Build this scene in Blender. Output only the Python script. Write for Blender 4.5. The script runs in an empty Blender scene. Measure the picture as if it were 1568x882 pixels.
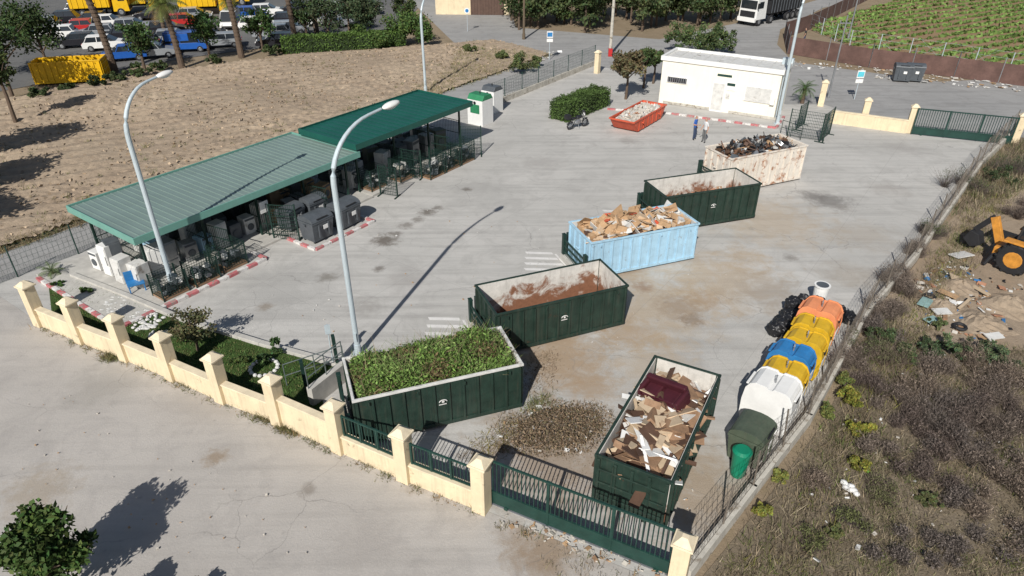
import bpy, math, random, bmesh
import numpy as np
from mathutils import Vector, Matrix
random.seed(7); rng=np.random.default_rng(7)
sin,cos,pi=math.sin,math.cos,math.pi
# ---------------- survey helper: reference measurement -> ground plane metres
HC=16.0; F=1045.0; TH=math.radians(31.3); cT,sT=cos(TH),sin(TH)
def G(u,v,z=0.0):
    x=(u-784)/F; y=(v-441)/F; k=(HC-z)/(sT+cT*y)
    return Vector((x*k,(cT-sT*y)*k,z))
def HT(g,v):
    y=(v-441)/F
    return HC-g.y*(y*cT+sT)/(cT-y*sT)
SC=bpy.context.scene
# ---------------- materials
def newmat(name):
    m=bpy.data.materials.new(name); m.use_nodes=True
    nt=m.node_tree; b=nt.nodes['Principled BSDF']
    return m,nt,b
def N(nt,t): return nt.nodes.new(t)
def noise(nt,pos,scale,detail=4,rough=.6,dist=0):
    n=N(nt,'ShaderNodeTexNoise'); n.inputs['Scale'].default_value=scale; n.inputs['Detail'].default_value=detail
    n.inputs['Roughness'].default_value=rough; n.inputs['Distortion'].default_value=dist
    nt.links.new(pos,n.inputs['Vector']); return n.outputs['Fac']
def mrange(nt,val,a,b,c=0,d=1):
    n=N(nt,'ShaderNodeMapRange'); n.inputs[1].default_value=a;n.inputs[2].default_value=b;n.inputs[3].default_value=c;n.inputs[4].default_value=d
    nt.links.new(val,n.inputs[0]); return n.outputs[0]
def mixc(nt,fac,A,B,mode='MIX'):
    n=N(nt,'ShaderNodeMix'); n.data_type='RGBA'; n.blend_type=mode
    if isinstance(fac,(int,float)): n.inputs[0].default_value=fac
    else: nt.links.new(fac,n.inputs[0])
    for i,x in ((6,A),(7,B)):
        if isinstance(x,(tuple,list)): n.inputs[i].default_value=(*x[:3],1)
        else: nt.links.new(x,n.inputs[i])
    return n.outputs[2]
def mth(nt,op,a,b=0):
    n=N(nt,'ShaderNodeMath'); n.operation=op
    for i,x in ((0,a),(1,b)):
        if isinstance(x,(int,float)): n.inputs[i].default_value=x
        else: nt.links.new(x,n.inputs[i])
    return n.outputs[0]
def M(name,col,rough=.7,metal=0,var=.18,scale=2.5,bump=0,bscale=30,rust=None,ramt=.5,rscale=1.6,spec=.4,zrust=None,streak=0):
    m,nt,b=newmat(name)
    pos=N(nt,'ShaderNodeNewGeometry').outputs['Position']
    f=mrange(nt,noise(nt,pos,scale,4,.65),.3,.7)
    c=mixc(nt,f,tuple(x*(1-var) for x in col),tuple(min(1,x*(1+var)) for x in col))
    f2=mrange(nt,noise(nt,pos,scale*9,2),.35,.7)
    c=mixc(nt,mth(nt,'MULTIPLY',f2,var*.8),c,tuple(x*.45 for x in col))
    if streak:
        mp=N(nt,'ShaderNodeMapping'); mp.inputs['Scale'].default_value=(5,5,.35); nt.links.new(pos,mp.inputs[0])
        c=mixc(nt,mrange(nt,noise(nt,mp.outputs[0],1.3,4,.7),.5,.78,0,streak),c,(.16,.13,.10))
    if rust:
        r=noise(nt,pos,rscale,6,.7,.6)
        if zrust:
            sp=N(nt,'ShaderNodeSeparateXYZ'); nt.links.new(pos,sp.inputs[0])
            r=mth(nt,'ADD',r,mrange(nt,sp.outputs[2],zrust[0],zrust[1],.28,-.12))
        t=.72-ramt*.42
        r=mrange(nt,r,t-.06,t+.06)
        rc=mixc(nt,noise(nt,pos,7,3),rust,tuple(x*.45 for x in rust))
        c=mixc(nt,r,c,rc)
    nt.links.new(c,b.inputs['Base Color'])
    b.inputs['Roughness'].default_value=rough; b.inputs['Metallic'].default_value=metal
    b.inputs['Specular IOR Level'].default_value=spec
    if bump:
        bn=N(nt,'ShaderNodeBump'); bn.inputs['Strength'].default_value=bump; bn.inputs['Distance'].default_value=.05
        nt.links.new(noise(nt,pos,bscale,3),bn.inputs['Height']); nt.links.new(bn.outputs[0],b.inputs['Normal'])
    return m
def ground_mat(name,c1,c2,c3,big=.12,mid=.7,cracks=0,crscale=.35,blobs=(),grain=.25,bump=.3,gscale=14,spot=0,joints=None,tyre=1.0):
    m,nt,b=newmat(name)
    pos=N(nt,'ShaderNodeNewGeometry').outputs['Position']
    c=mixc(nt,mrange(nt,noise(nt,pos,big,4,.6,.4),.35,.65),c1,c2)
    c=mixc(nt,mrange(nt,noise(nt,pos,mid,7,.72,.8),.48,.75),c,c3)
    if cracks:
        for rot,amt,sc in ((53,.6*tyre,.9),(28,.35*tyre,1.3),(75,.3*tyre,1.1)):
            mm=N(nt,'ShaderNodeMapping'); mm.inputs['Rotation'].default_value=(0,0,-math.radians(rot)); mm.inputs['Scale'].default_value=(.09,1.6,1)
            nt.links.new(pos,mm.inputs[0])
            c=mixc(nt,mrange(nt,noise(nt,mm.outputs[0],sc,5,.68,.15),.5,.72,0,amt),c,tuple(x*.64 for x in c1))
    if blobs:
        nA=mth(nt,'MULTIPLY',mth(nt,'SUBTRACT',noise(nt,pos,1.1,6,.72,.5),.5),2.4)
        nB=mth(nt,'MULTIPLY',mth(nt,'SUBTRACT',noise(nt,pos,3.0,5,.7),.5),2.2)
        for (x,y,r,col,amt) in blobs:
            sb=N(nt,'ShaderNodeVectorMath'); sb.operation='SUBTRACT'; nt.links.new(pos,sb.inputs[0]); sb.inputs[1].default_value=(x,y,0)
            ln=N(nt,'ShaderNodeVectorMath'); ln.operation='LENGTH'; nt.links.new(sb.outputs[0],ln.inputs[0])
            d=mth(nt,'ADD',mth(nt,'DIVIDE',ln.outputs['Value'],r),nA if r>1.2 else nB)
            c=mixc(nt,mrange(nt,d,.3,1.1,amt,0),c,col)
    if spot:
        v=N(nt,'ShaderNodeTexVoronoi'); v.inputs['Scale'].default_value=1.1; nt.links.new(pos,v.inputs['Vector'])
        sf=mrange(nt,mth(nt,'ADD',v.outputs['Distance'],mth(nt,'MULTIPLY',noise(nt,pos,6,2),.12)),.08,.15,spot,0)
        c=mixc(nt,sf,c,tuple(x*.45 for x in c1))
    if cracks:
        n2=N(nt,'ShaderNodeTexNoise'); n2.inputs['Scale'].default_value=.9; n2.inputs['Detail'].default_value=5; nt.links.new(pos,n2.inputs['Vector'])
        va=N(nt,'ShaderNodeVectorMath'); va.operation='ADD'
        nt.links.new(pos,va.inputs[0]); nt.links.new(n2.outputs['Color'],va.inputs[1])
        v=N(nt,'ShaderNodeTexVoronoi'); v.feature='DISTANCE_TO_EDGE'; v.inputs['Scale'].default_value=crscale; nt.links.new(va.outputs[0],v.inputs['Vector'])
        cf=mrange(nt,v.outputs['Distance'],.0,.005,cracks,0)
        cf=mth(nt,'MULTIPLY',cf,mrange(nt,noise(nt,pos,.25,1),.45,.6))
        c=mixc(nt,cf,c,tuple(x*.4 for x in c1))
    if joints:
        mp=N(nt,'ShaderNodeMapping'); mp.inputs['Rotation'].default_value=(0,0,-math.radians(54)); nt.links.new(pos,mp.inputs[0])
        br=N(nt,'ShaderNodeTexBrick'); br.inputs['Scale'].default_value=1; br.offset=0
        br.inputs['Brick Width'].default_value=joints; br.inputs['Row Height'].default_value=joints; br.inputs['Mortar Size'].default_value=.012
        nt.links.new(mp.outputs[0],br.inputs['Vector'])
        c=mixc(nt,mth(nt,'MULTIPLY',br.outputs['Fac'],.35),c,tuple(x*.5 for x in c1))
    g=noise(nt,pos,gscale,5,.8)
    c=mixc(nt,mrange(nt,g,.3,.75,0,grain),c,tuple(x*.5 for x in c2))
    nt.links.new(c,b.inputs['Base Color']); b.inputs['Roughness'].default_value=.9; b.inputs['Specular IOR Level'].default_value=.2
    bn=N(nt,'ShaderNodeBump'); bn.inputs['Strength'].default_value=bump; bn.inputs['Distance'].default_value=.06
    nt.links.new(g,bn.inputs['Height']); nt.links.new(bn.outputs[0],b.inputs['Normal'])
    return m
def vcmat(name,rough=.75):
    m,nt,b=newmat(name)
    a=N(nt,'ShaderNodeAttribute'); a.attribute_name='Col'
    nt.links.new(a.outputs['Color'],b.inputs['Base Color']); b.inputs['Roughness'].default_value=rough; b.inputs['Specular IOR Level'].default_value=.25
    return m
FOL=vcmat('foliage_mat')
# ---------------- mesh builder
class MB:
    def __init__(s): s.v=[];s.f=[];s.m=[]
    def add(s,vs,fs,mi=0):
        o=len(s.v); s.v+= [tuple(v) for v in vs]; s.f+=[tuple(i+o for i in f) for f in fs]; s.m+=[mi]*len(fs)
    def box(s,c,d,mi=0,rz=0,top=1.0,R=None):
        hx,hy,hz=d[0]/2,d[1]/2,d[2]/2
        if isinstance(top,(int,float)): top=(top,top)
        vs=[]
        for z,k in ((-hz,(1,1)),(hz,top)):
            for x,y in ((-hx,-hy),(hx,-hy),(hx,hy),(-hx,hy)):
                vs.append(Vector((x*k[0],y*k[1],z)))
        if R is None and rz: R=Matrix.Rotation(rz,3,'Z')
        if R is not None: vs=[R@v for v in vs]
        c=Vector(c); vs=[v+c for v in vs]
        s.add(vs,[(3,2,1,0),(4,5,6,7),(0,1,5,4),(1,2,6,5),(2,3,7,6),(3,0,4,7)],mi)
    def bar(s,p0,p1,w,mi=0,h=None):
        p0=Vector(p0);p1=Vector(p1);d=p1-p0;L=d.length
        if L<1e-6:return
        R=d.to_track_quat('X','Z').to_matrix()
        s.box((p0+p1)/2,(L,w,h or w),mi,R=R)
    def cyl(s,p0,p1,r0,r1=None,mi=0,n=10,caps=True):
        s.tube([p0,p1],[r0,r0 if r1 is None else r1],mi,n,caps)
    def tube(s,pts,r,mi=0,n=8,caps=True):
        pts=[Vector(p) for p in pts]
        if isinstance(r,(int,float)): r=[r]*len(pts)
        vs=[];fs=[]
        for i,p in enumerate(pts):
            a=pts[max(0,i-1)];b=pts[min(len(pts)-1,i+1)]
            d=(b-a).normalized()
            up=Vector((0,0,1)) if abs(d.z)<.95 else Vector((1,0,0))
            x=d.cross(up).normalized();y=d.cross(x).normalized()
            for k in range(n):
                t=2*pi*k/n; vs.append(p+(x*cos(t)+y*sin(t))*r[i])
        for i in range(len(pts)-1):
            for k in range(n):
                a=i*n+k;b=i*n+(k+1)%n
                fs.append((a,b,b+n,a+n))
        if caps:
            fs.append(tuple(range(n-1,-1,-1)));fs.append(tuple(range((len(pts)-1)*n,len(pts)*n)))
        s.add(vs,fs,mi)
    def ell(s,c,r,mi=0,n=10,m=6,R=None):
        vs=[];fs=[]
        for i in range(m+1):
            a=pi*i/m
            for k in range(n):
                t=2*pi*k/n; v=Vector((r[0]*sin(a)*cos(t),r[1]*sin(a)*sin(t),r[2]*cos(a)))
                if R: v=R@v
                vs.append(v+Vector(c))
        for i in range(m):
            for k in range(n):
                fs.append((i*n+k,(i+1)*n+k,(i+1)*n+(k+1)%n,i*n+(k+1)%n))
        s.add(vs,fs,mi)
    def prism(s,prof,y0,y1,mi=0,axis='Y'):
        n=len(prof)
        if axis=='Y': vs=[(x,y0,z) for x,z in prof]+[(x,y1,z) for x,z in prof]
        else: vs=[(y0,x,z) for x,z in prof]+[(y1,x,z) for x,z in prof]
        fs=[tuple(range(n)),tuple(range(2*n-1,n-1,-1))]+[(i,i+n,(i+1)%n+n,(i+1)%n) for i in range(n)]
        s.add(vs,fs,mi)
    def wheel(s,c,r,w,mt,mh,ax='Y'):
        c=Vector(c);d=Vector((0,w/2,0)) if ax=='Y' else Vector((w/2,0,0))
        s.tube([c-d,c-d*.8,c+d*.8,c+d],[r*.93,r,r,r*.93],mt,20)
        s.tube([c-d*1.04,c+d*1.04],r*.55,mh,14)
    def build(s,name,mats,loc=(0,0,0),rz=0,bevel=0,smooth=False,parent=None):
        me=bpy.data.meshes.new(name); me.from_pydata(s.v,[],s.f)
        for m in mats: me.materials.append(m)
        me.polygons.foreach_set('material_index',s.m)
        me.validate()
        bm=bmesh.new();bm.from_mesh(me);bmesh.ops.recalc_face_normals(bm,faces=bm.faces[:]);bm.to_mesh(me);bm.free()
        if smooth: me.polygons.foreach_set('use_smooth',[True]*len(me.polygons))
        ob=bpy.data.objects.new(name,me); SC.collection.objects.link(ob)
        ob.location=loc; ob.rotation_euler=(0,0,rz)
        if bevel:
            b=ob.modifiers.new('bevel','BEVEL'); b.width=bevel; b.segments=2; b.limit_method='ANGLE'
        if parent: ob.parent=parent
        return ob
def empty(name,loc=(0,0,0),rz=0):
    e=bpy.data.objects.new(name,None); SC.collection.objects.link(e); e.location=loc; e.rotation_euler=(0,0,rz); e.empty_display_size=.3
    return e
def quads(name,V,cols,parent=None,mat=None,loc=(0,0,0)):
    n=V.shape[0]
    me=bpy.data.meshes.new(name)
    me.from_pydata(V.reshape(-1,3).tolist(),[],np.arange(n*4).reshape(n,4).tolist())
    ca=me.color_attributes.new('Col','FLOAT_COLOR','POINT')
    c=np.ones((n,4,4)); c[:,:,:3]=cols[:,None,:]
    ca.data.foreach_set('color',c.reshape(-1).astype(np.float32))
    me.materials.append(mat or FOL)
    ob=bpy.data.objects.new(name,me); SC.collection.objects.link(ob); ob.location=loc
    if parent: ob.parent=parent
    return ob
def unit(a): return a/np.linalg.norm(a,axis=-1,keepdims=True)
def leafq(C,size,aspect=.55,up=0.0):
    n=len(C); U=unit(rng.normal(size=(n,3))); W=unit(rng.normal(size=(n,3))+np.array([0,0,up])); V=unit(np.cross(U,W))
    s=(size*(.6+.8*rng.random(n)))[:,None]
    return np.stack([C-U*s,C-V*s*aspect,C+U*s,C+V*s*aspect],1)
def cloud(n,c,r,shell=.45):
    d=unit(rng.normal(size=(n,3))); rr=(shell+(1-shell)*rng.random(n))[:,None]
    return np.array(c)+d*rr*np.array(r)
def foliage(center,radii,nclump,nleaf,size,col,cr=.38,var=.35,up=.3):
    Vs=[];Cs=[]
    center=np.array(center,float);radii=np.array(radii,float)
    for i in range(nclump):
        p=cloud(1,center,radii*(1-cr*.6),.35)[0]
        k=radii.min()*cr*(.7+.6*rng.random())
        C=cloud(nleaf//nclump,p,(k,k,k*.8),.3)
        b=.65+.7*rng.random()
        cc=np.array(col)*b*(1-var/2+var*rng.random((len(C),1)))*(1+.15*rng.normal(size=(len(C),3))*np.array([1,.4,.6]))
        Vs.append(leafq(C,size,up=up)); Cs.append(np.clip(cc,.003,1))
    return np.concatenate(Vs),np.concatenate(Cs)
def cat(L): return np.concatenate([a for a,_ in L]),np.concatenate([b for _,b in L])
BARK=M('bark',(.12,.085,.06),.95,bump=.6,bscale=12)
def tree(name,base,h,cr,ch,tr=.14,col=(.05,.085,.02),n=2600,size=.13,nclump=22,lean=(0,0)):
    base=Vector(base); e=empty(name,base)
    mb=MB(); top=Vector((lean[0],lean[1],h-ch*.55))
    mb.tube([(0,0,-.05),top*.5+Vector((.05,.03,0)),top,top+Vector((0,0,ch*.3))],[tr*1.25,tr*.9,tr*.7,tr*.3],0,8)
    for i in range(7):
        a=i*2*pi/7+random.random(); zz=h-ch*(.8-.25*random.random())
        st=Vector((lean[0]*.8,lean[1]*.8,max(h*.25,zz-ch*.2)))
        mb.tube([st,st+Vector((cos(a)*cr*.35,sin(a)*cr*.35,ch*.18)),st+Vector((cos(a)*cr*.75,sin(a)*cr*.75,ch*.4))],[tr*.5,tr*.35,tr*.1],0,6)
    mb.build('trunk',[BARK],parent=e)
    V,C=foliage((lean[0],lean[1],h-ch/2),(cr,cr,ch/2),nclump,n,size,col)
    quads('crown',V,C,parent=e)
    return e
def palm(name,base,h,fl=2.2,nf=26,tr=.22,lean=(0,0),col=(.09,.13,.03),dead=(.22,.15,.07)):
    e=empty(name,base); mb=MB()
    pts=[Vector((lean[0]*t*t,lean[1]*t*t,h*t)) for t in (0,.25,.5,.75,1)]
    mb.tube(pts,[tr*1.3,tr*1.05,tr,tr*.95,tr*1.1],0,10)
    for k in range(int(h/.35)):
        t=k*.35/h; p=Vector((lean[0]*t*t,lean[1]*t*t,h*t)); mb.cyl(p,p+Vector((0,0,.1)),tr*1.12+.02,tr*1.2,0,10)
    mb.build('trunk',[BARK],parent=e)
    Q=[];C=[]
    T=np.array([lean[0],lean[1],h])
    for i in range(nf):
        a=i*2.4; el=1.25-1.75*(i/nf); isd=i>nf*.8
        L=fl*(.85+.3*random.random())
        prev=T.copy(); dirh=np.array([cos(a),sin(a),0])
        for k in range(14):
            e2=el-1.3*(k/14)**1.4
            d=dirh*cos(e2)+np.array([0,0,sin(e2)]); nx=prev+d*L/14
            side=np.array([-sin(a),cos(a),0]); ll=L*.26*sin(pi*(k+1.5)/16)
            c=np.array(dead if isd else col)*(.7+.6*random.random())
            for sg in (-1,1):
                tip=prev+side*sg*ll+d*ll*.5-np.array([0,0,ll*.35])
                w=d*L/28*.8
                Q.append([prev-w*.3,tip-w*.1,tip+w*.1,prev+w]); C.append(c)
            Q.append([prev-side*.02,prev+side*.02,nx+side*.02,nx-side*.02]); C.append(c*.8)
            prev=nx
    quads('fronds',np.array(Q),np.array(C),parent=e)
    return e
def blades(P,h,w,lean=.5):
    n=len(P); a=rng.random(n)*2*pi; side=np.stack([np.cos(a),np.sin(a),np.zeros(n)],1)*w[:,None]/2
    L=rng.normal(size=(n,3))*lean; L[:,2]=1; L=unit(L)*h[:,None]
    return np.stack([P-side,P+side,P+L+side*.3,P+L-side*.3],1)
def inpoly(P,poly):
    x,y=P[:,0],P[:,1]; ins=np.zeros(len(P),bool); n=len(poly)
    for i in range(n):
        x1,y1=poly[i][0],poly[i][1]; x2,y2=poly[(i+1)%n][0],poly[(i+1)%n][1]
        cnd=((y1>y)!=(y2>y))&(x<(x2-x1)*(y-y1)/((y2-y1)+1e-12)+x1)
        ins^=cnd
    return ins
def scatter(poly,n):
    a=np.array([[p[0],p[1]] for p in poly]); lo=a.min(0);hi=a.max(0); out=[]
    tot=0
    while tot<n:
        P=lo+rng.random((n,2))*(hi-lo); P=P[inpoly(P,poly)]; out.append(P); tot+=len(P)
    P=np.concatenate(out)[:n]; return np.concatenate([P,np.zeros((n,1))],1)
def tufts(poly,n,per,h,cols,spread=.15,w=.02,lean=.45,patch=None):
    P=scatter(poly,n)
    if patch is not None:
        f=np.sin(P[:,0]*1.3+2*np.sin(P[:,1]*.7))+np.sin(P[:,1]*1.7+1.5*np.cos(P[:,0]*.9))+rng.normal(size=n)*.5
        P=P[f>-patch]
    n=len(P)
    hh=h*(.4+1.0*rng.random(n)); ci=rng.integers(0,len(cols),n)
    B=np.repeat(P,per,0); B[:,:2]+=rng.normal(size=(n*per,2))*spread
    H=np.repeat(hh,per)*(.6+.6*rng.random(n*per)); C=np.array(cols)[np.repeat(ci,per)]*(.6+.8*rng.random((n*per,1)))
    return blades(B,H,np.full(n*per,w)*(.6+.8*rng.random(n*per)),lean),C
def sheet(name,pts,z,mat,thick=0):
    bm=bmesh.new(); vs=[bm.verts.new((p[0],p[1],z)) for p in pts]; f=bm.faces.new(vs)
    f.normal_update()
    if f.normal.z<0: f.normal_flip()
    if thick:
        r=bmesh.ops.extrude_face_region(bm,geom=[f]); 
        for e in r['geom']:
            if isinstance(e,bmesh.types.BMVert): e.co.z-=thick
        bmesh.ops.recalc_face_normals(bm,faces=bm.faces[:])
    bmesh.ops.triangulate(bm,faces=[q for q in bm.faces if len(q.verts)>4])
    me=bpy.data.meshes.new(name); bm.to_mesh(me); bm.free(); me.materials.append(mat)
    ob=bpy.data.objects.new(name,me); SC.collection.objects.link(ob); return ob
# ---------------- material palette
OIL=(.10,.08,.06); TAN=(.42,.31,.19); TAN2=(.36,.25,.15); SKID=(.20,.18,.16)
conc_blobs=[(*G(590,368)[:2],.8,OIL,.85),(*G(655,325)[:2],.55,OIL,.8),(*G(640,336)[:2],.4,OIL,.6),(*G(605,358)[:2],.4,OIL,.6),(*G(500,425)[:2],.5,(.13,.11,.08),.7),(*G(622,345)[:2],.5,OIL,.6),(*G(670,318)[:2],.4,OIL,.6),
 (*G(1270,308)[:2],1.3,(.14,.13,.12),.7),(*G(1245,300)[:2],.9,(.14,.13,.12),.6),(*G(1290,318)[:2],.6,SKID,.6),(*G(1000,470)[:2],3.2,TAN,.6),(*G(850,545)[:2],2.6,TAN2,.85),(*G(1110,430)[:2],3.2,TAN,.6),(*G(1180,340)[:2],3.5,TAN,.5),
 (*G(850,700)[:2],3.0,(.30,.22,.15),.8),(*G(1090,760)[:2],2.5,(.33,.24,.15),.75),(*G(1040,470)[:2],1.2,(.28,.20,.13),.6),(*G(960,420)[:2],1.1,TAN2,.6),(*G(430,440)[:2],3,(.33,.32,.30),.5),(*G(740,290)[:2],3,(.33,.32,.30),.4),
 (*G(715,290)[:2],.35,OIL,.7),(*G(580,412)[:2],.35,OIL,.7),(*G(405,470)[:2],.4,(.2,.15,.1),.6),(*G(1060,490)[:2],.6,(.20,.14,.09),.6),(*G(960,510)[:2],1.3,TAN2,.6),(*G(1000,560)[:2],2.0,TAN,.5),(*G(905,590)[:2],1.2,TAN2,.7),(*G(1180,450)[:2],1.8,(.30,.26,.22),.5),(*G(1080,460)[:2],.9,TAN2,.6),(*G(985,440)[:2],.5,(.25,.15,.09),.7),(*G(1300,420)[:2],1.6,(.33,.28,.22),.5),(*G(1210,395)[:2],.4,OIL,.5),(*G(1140,395)[:2],1.4,TAN,.4),(*G(1390,230)[:2],1.5,(.3,.28,.26),.4),
 (*G(560,470)[:2],.9,SKID,.35),(*G(620,430)[:2],1.3,(.31,.29,.27),.5),(*G(830,250)[:2],1.5,(.31,.29,.27),.45),(*G(960,215)[:2],.8,SKID,.4),(*G(1320,360)[:2],2.0,(.36,.31,.25),.5),(*G(1360,290)[:2],1.4,(.33,.30,.27),.45)]
CONC=ground_mat('yard_concrete',(.46,.445,.415),(.54,.52,.485),(.38,.365,.34),cracks=.55,crscale=.22,blobs=conc_blobs,spot=.35,joints=5.0)
ROAD=ground_mat('front_road_mat',(.43,.40,.365),(.50,.465,.425),(.36,.335,.31),cracks=.6,crscale=.26,spot=.3,tyre=.6,blobs=[(*G(330,700)[:2],.45,(.25,.18,.11),.7),(*G(640,740)[:2],.5,(.3,.24,.17),.6),(*G(160,590)[:2],1.5,(.31,.29,.26),.6),(*G(830,840)[:2],1.3,(.28,.2,.13),.85),(*G(60,750)[:2],1.2,(.33,.27,.2),.6),(*G(300,620)[:2],1.6,(.36,.33,.3),.6),(*G(560,830)[:2],1.2,(.36,.33,.3),.6),(*G(470,750)[:2],.3,(.2,.17,.14),.6)])
ASPH=ground_mat('back_road_mat',(.31,.305,.295),(.37,.36,.345),(.25,.24,.23),cracks=.4,spot=.1)
LOT=ground_mat('lot_asphalt',(.13,.13,.13),(.17,.165,.155),(.1,.1,.1))
EARTH=ground_mat('dry_earth',(.26,.2,.135),(.32,.25,.17),(.2,.16,.09),bump=.8,grain=.5,gscale=5)
SCRUB=ground_mat('scrub_soil',(.20,.16,.11),(.26,.21,.15),(.12,.10,.06),big=.4,mid=1.3,bump=1,grain=.65,gscale=6)
PLOW=ground_mat('ploughed_soil',(.35,.27,.195),(.43,.34,.245),(.28,.21,.15),big=.15,mid=.8,bump=1,grain=.6,gscale=3)
CROP=ground_mat('crop_soil',(.27,.18,.10),(.31,.21,.125),(.22,.15,.08),bump=.8,grain=.4,gscale=3)
GRASS=ground_mat('lawn_mat',(.045,.09,.02),(.07,.12,.03),(.1,.1,.04),big=.6,mid=1.5,bump=1,grain=.6)
CREAM=M('cream_render',(.70,.58,.39),.85,var=.1,scale=1.2,rust=(.38,.30,.2),ramt=.12,rscale=2.5,streak=.35)
CREAM2=M('cream_cap',(.72,.61,.43),.8,var=.15)
WALLC=M('concrete_wall_mat',(.48,.45,.39),.9,var=.2,rust=(.25,.2,.14),ramt=.3,rscale=2)
GRN=M('green_container_paint',(.018,.038,.028),.5,var=.3,rust=(.09,.05,.03),ramt=.12,rscale=4,streak=.18)
GRNF=M('green_fence_paint',(.014,.048,.038),.5,var=.25)
GDK=M('dark_green_steel',(.012,.034,.026),.5,var=.25)
INW=M('worn_white_steel',(.60,.57,.52),.65,var=.15,rust=(.30,.14,.08),ramt=.36,rscale=1.1,zrust=(.2,1.9),streak=.35)
INR=M('rusty_floor',(.24,.12,.07),.85,var=.4,rust=(.1,.055,.03),ramt=.6,rscale=2)
BLUEC=M('pale_blue_paint',(.36,.55,.68),.5,var=.12,rust=(.28,.22,.18),ramt=.12,rscale=3,streak=.3)
WHTC=M('cream_rusty_paint',(.68,.62,.54),.55,var=.1,rust=(.42,.17,.07),ramt=.30,rscale=2.2,streak=.4)
REDC=M('orange_red_paint',(.55,.095,.045),.5,var=.15,rust=(.2,.08,.04),ramt=.2)
STEEL=M('grey_steel',(.34,.35,.36),.4,.6,var=.2)
GALV=M('galvanised_pole',(.50,.57,.60),.45,.2,var=.08)
BLK=M('black_rubber',(.02,.02,.022),.7,var=.3)
DARK=M('dark_void',(.012,.012,.014),.8)
WHITE=M('white_paint',(.74,.73,.70),.5,var=.06)
WHITED=M('dirty_white',(.60,.59,.56),.6,var=.15,rust=(.3,.25,.2),ramt=.15)
WALLW=M('office_wall',(.80,.76,.65),.8,var=.04,scale=.6,streak=.12)
REDP=M('red_kerb_paint',(.50,.14,.15),.7,var=.3,rust=(.42,.36,.32),ramt=.42,rscale=6)
WHP=M('white_kerb_paint',(.66,.63,.60),.7,var=.15,rust=(.4,.37,.33),ramt=.35,rscale=6)
KERB=M('kerb_concrete',(.46,.44,.40),.85,var=.15)
ROOF1=M('green_roof_with_glare',(.185,.25,.225),.36,.0,var=.08,scale=.5,streak=.15,spec=.6)  # green paled towards grey: specular glare is put into the base colour
FASC=M('green_fascia',(.15,.33,.275),.45,var=.1,scale=1,streak=.15)
ROOF2=M('dark_green_roof',(.010,.085,.065),.42,var=.12,scale=.6)
YEL=M('yellow_plastic',(.62,.38,.02),.45,var=.15,streak=.15)
BLU=M('blue_plastic',(.03,.18,.42),.45,var=.15,streak=.15)
ORG=M('orange_plastic',(.74,.27,.12),.5,var=.12,streak=.15)
GRY=M('dark_grey_plastic',(.085,.095,.105),.5,var=.2)
GGR=M('grey_green_plastic',(.075,.095,.065),.5,var=.2,streak=.2)
BRG=M('bright_green_plastic',(.008,.20,.11),.4,var=.12)
GLASS=M('window_glass',(.02,.025,.03),.08,var=.1,spec=.8)
CARD=M('cardboard',(.42,.27,.15),.9,var=.25); CARD2=M('pale_cardboard',(.55,.40,.26),.9,var=.2)
WOOD=M('wood_board',(.28,.17,.10),.8,var=.3); WOODD=M('dark_wood',(.1,.055,.035),.7,var=.3); MAR=M('maroon_leather',(.06,.012,.018),.5,var=.2)
WOODL=M('pale_wood',(.48,.37,.25),.8,var=.15)
RUB=M('rubble',(.50,.46,.40),.9,var=.25); RUBB=M('brick_rubble',(.4,.2,.12),.9,var=.2)
YV=M('yellow_vehicle',(.72,.42,.01),.4,var=.08); ORV=M('orange_vehicle',(.58,.25,.04),.5,var=.25,scale=4,streak=.3)
BLV=M('blue_vehicle',(.02,.1,.38),.3,var=.08); GRV=M('silver_vehicle',(.4,.42,.44),.3,.4,var=.06); RDV=M('red_vehicle',(.45,.03,.03),.3,var=.08); BKV=M('black_vehicle',(.02,.02,.025),.25,var=.1)
BROWNF=M('brown_screen',(.13,.075,.062),.9,var=.3,scale=1)
SKIN=M('skin',(.45,.26,.18),.6,var=.05); HAIR=M('hair',(.03,.02,.015),.8); SHB=M('blue_shirt',(.03,.10,.35),.8); SHW=M('white_shirt',(.6,.6,.6),.8); JEAN=M('jeans',(.04,.06,.11),.85); PGR=M('grey_trousers',(.15,.15,.15),.85)
# ---------------- ground
PIL=[(35,430),(100,455),(170,480),(243,508),(322,540),(412,573),(508,613),(613,655),(735,700),(1050,820)]
PG=[G(u,v,2.1) for u,v in PIL]
for p in PG: p.z=0
RW=[PG[9]+Vector((.35,.3,0)),G(1150,757),G(1235,648),G(1325,485),G(1400,398),G(1500,255),G(1548,208)]
sheet('ground',[(-700,-200),(700,-200),(700,900),(-700,900)],-.03,EARTH)
d54=Vector((cos(math.radians(54.5)),sin(math.radians(54.5)),0)); n54=Vector((-d54.y,d54.x,0))
FA=Vector((-16.0,25.75,0)) # shed origin
def SH(x,y,z=0): return FA+d54*x+n54*y+Vector((0,0,z))
BKL=SH(-4,6.6); BKR=SH(31,6.6)
site=[PG[0],*PG[1:10],RW[1],RW[2],RW[3],RW[4],RW[5],RW[6],G(1390,205),G(1262,160),G(1205,160),G(1000,120),G(912,100),BKR,BKL]
sheet('yard_ground',site,.004,CONC)
front=[(-60,-20),(4.6,-20),(4.6,10.5),*[tuple(p[:2]) for p in PG[::-1]],tuple(BKL[:2]),tuple(SH(-4,9)[:2]),(-34,18),(-60,2)]
sheet('front_road',front,-.004,ROAD)
lane=[SH(-4,6.6),SH(31,6.6),G(915,98),G(870,70),SH(27,10.5),SH(-4,9.6),SH(-14,10)]
sheet('lane',lane,0,ASPH)
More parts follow.
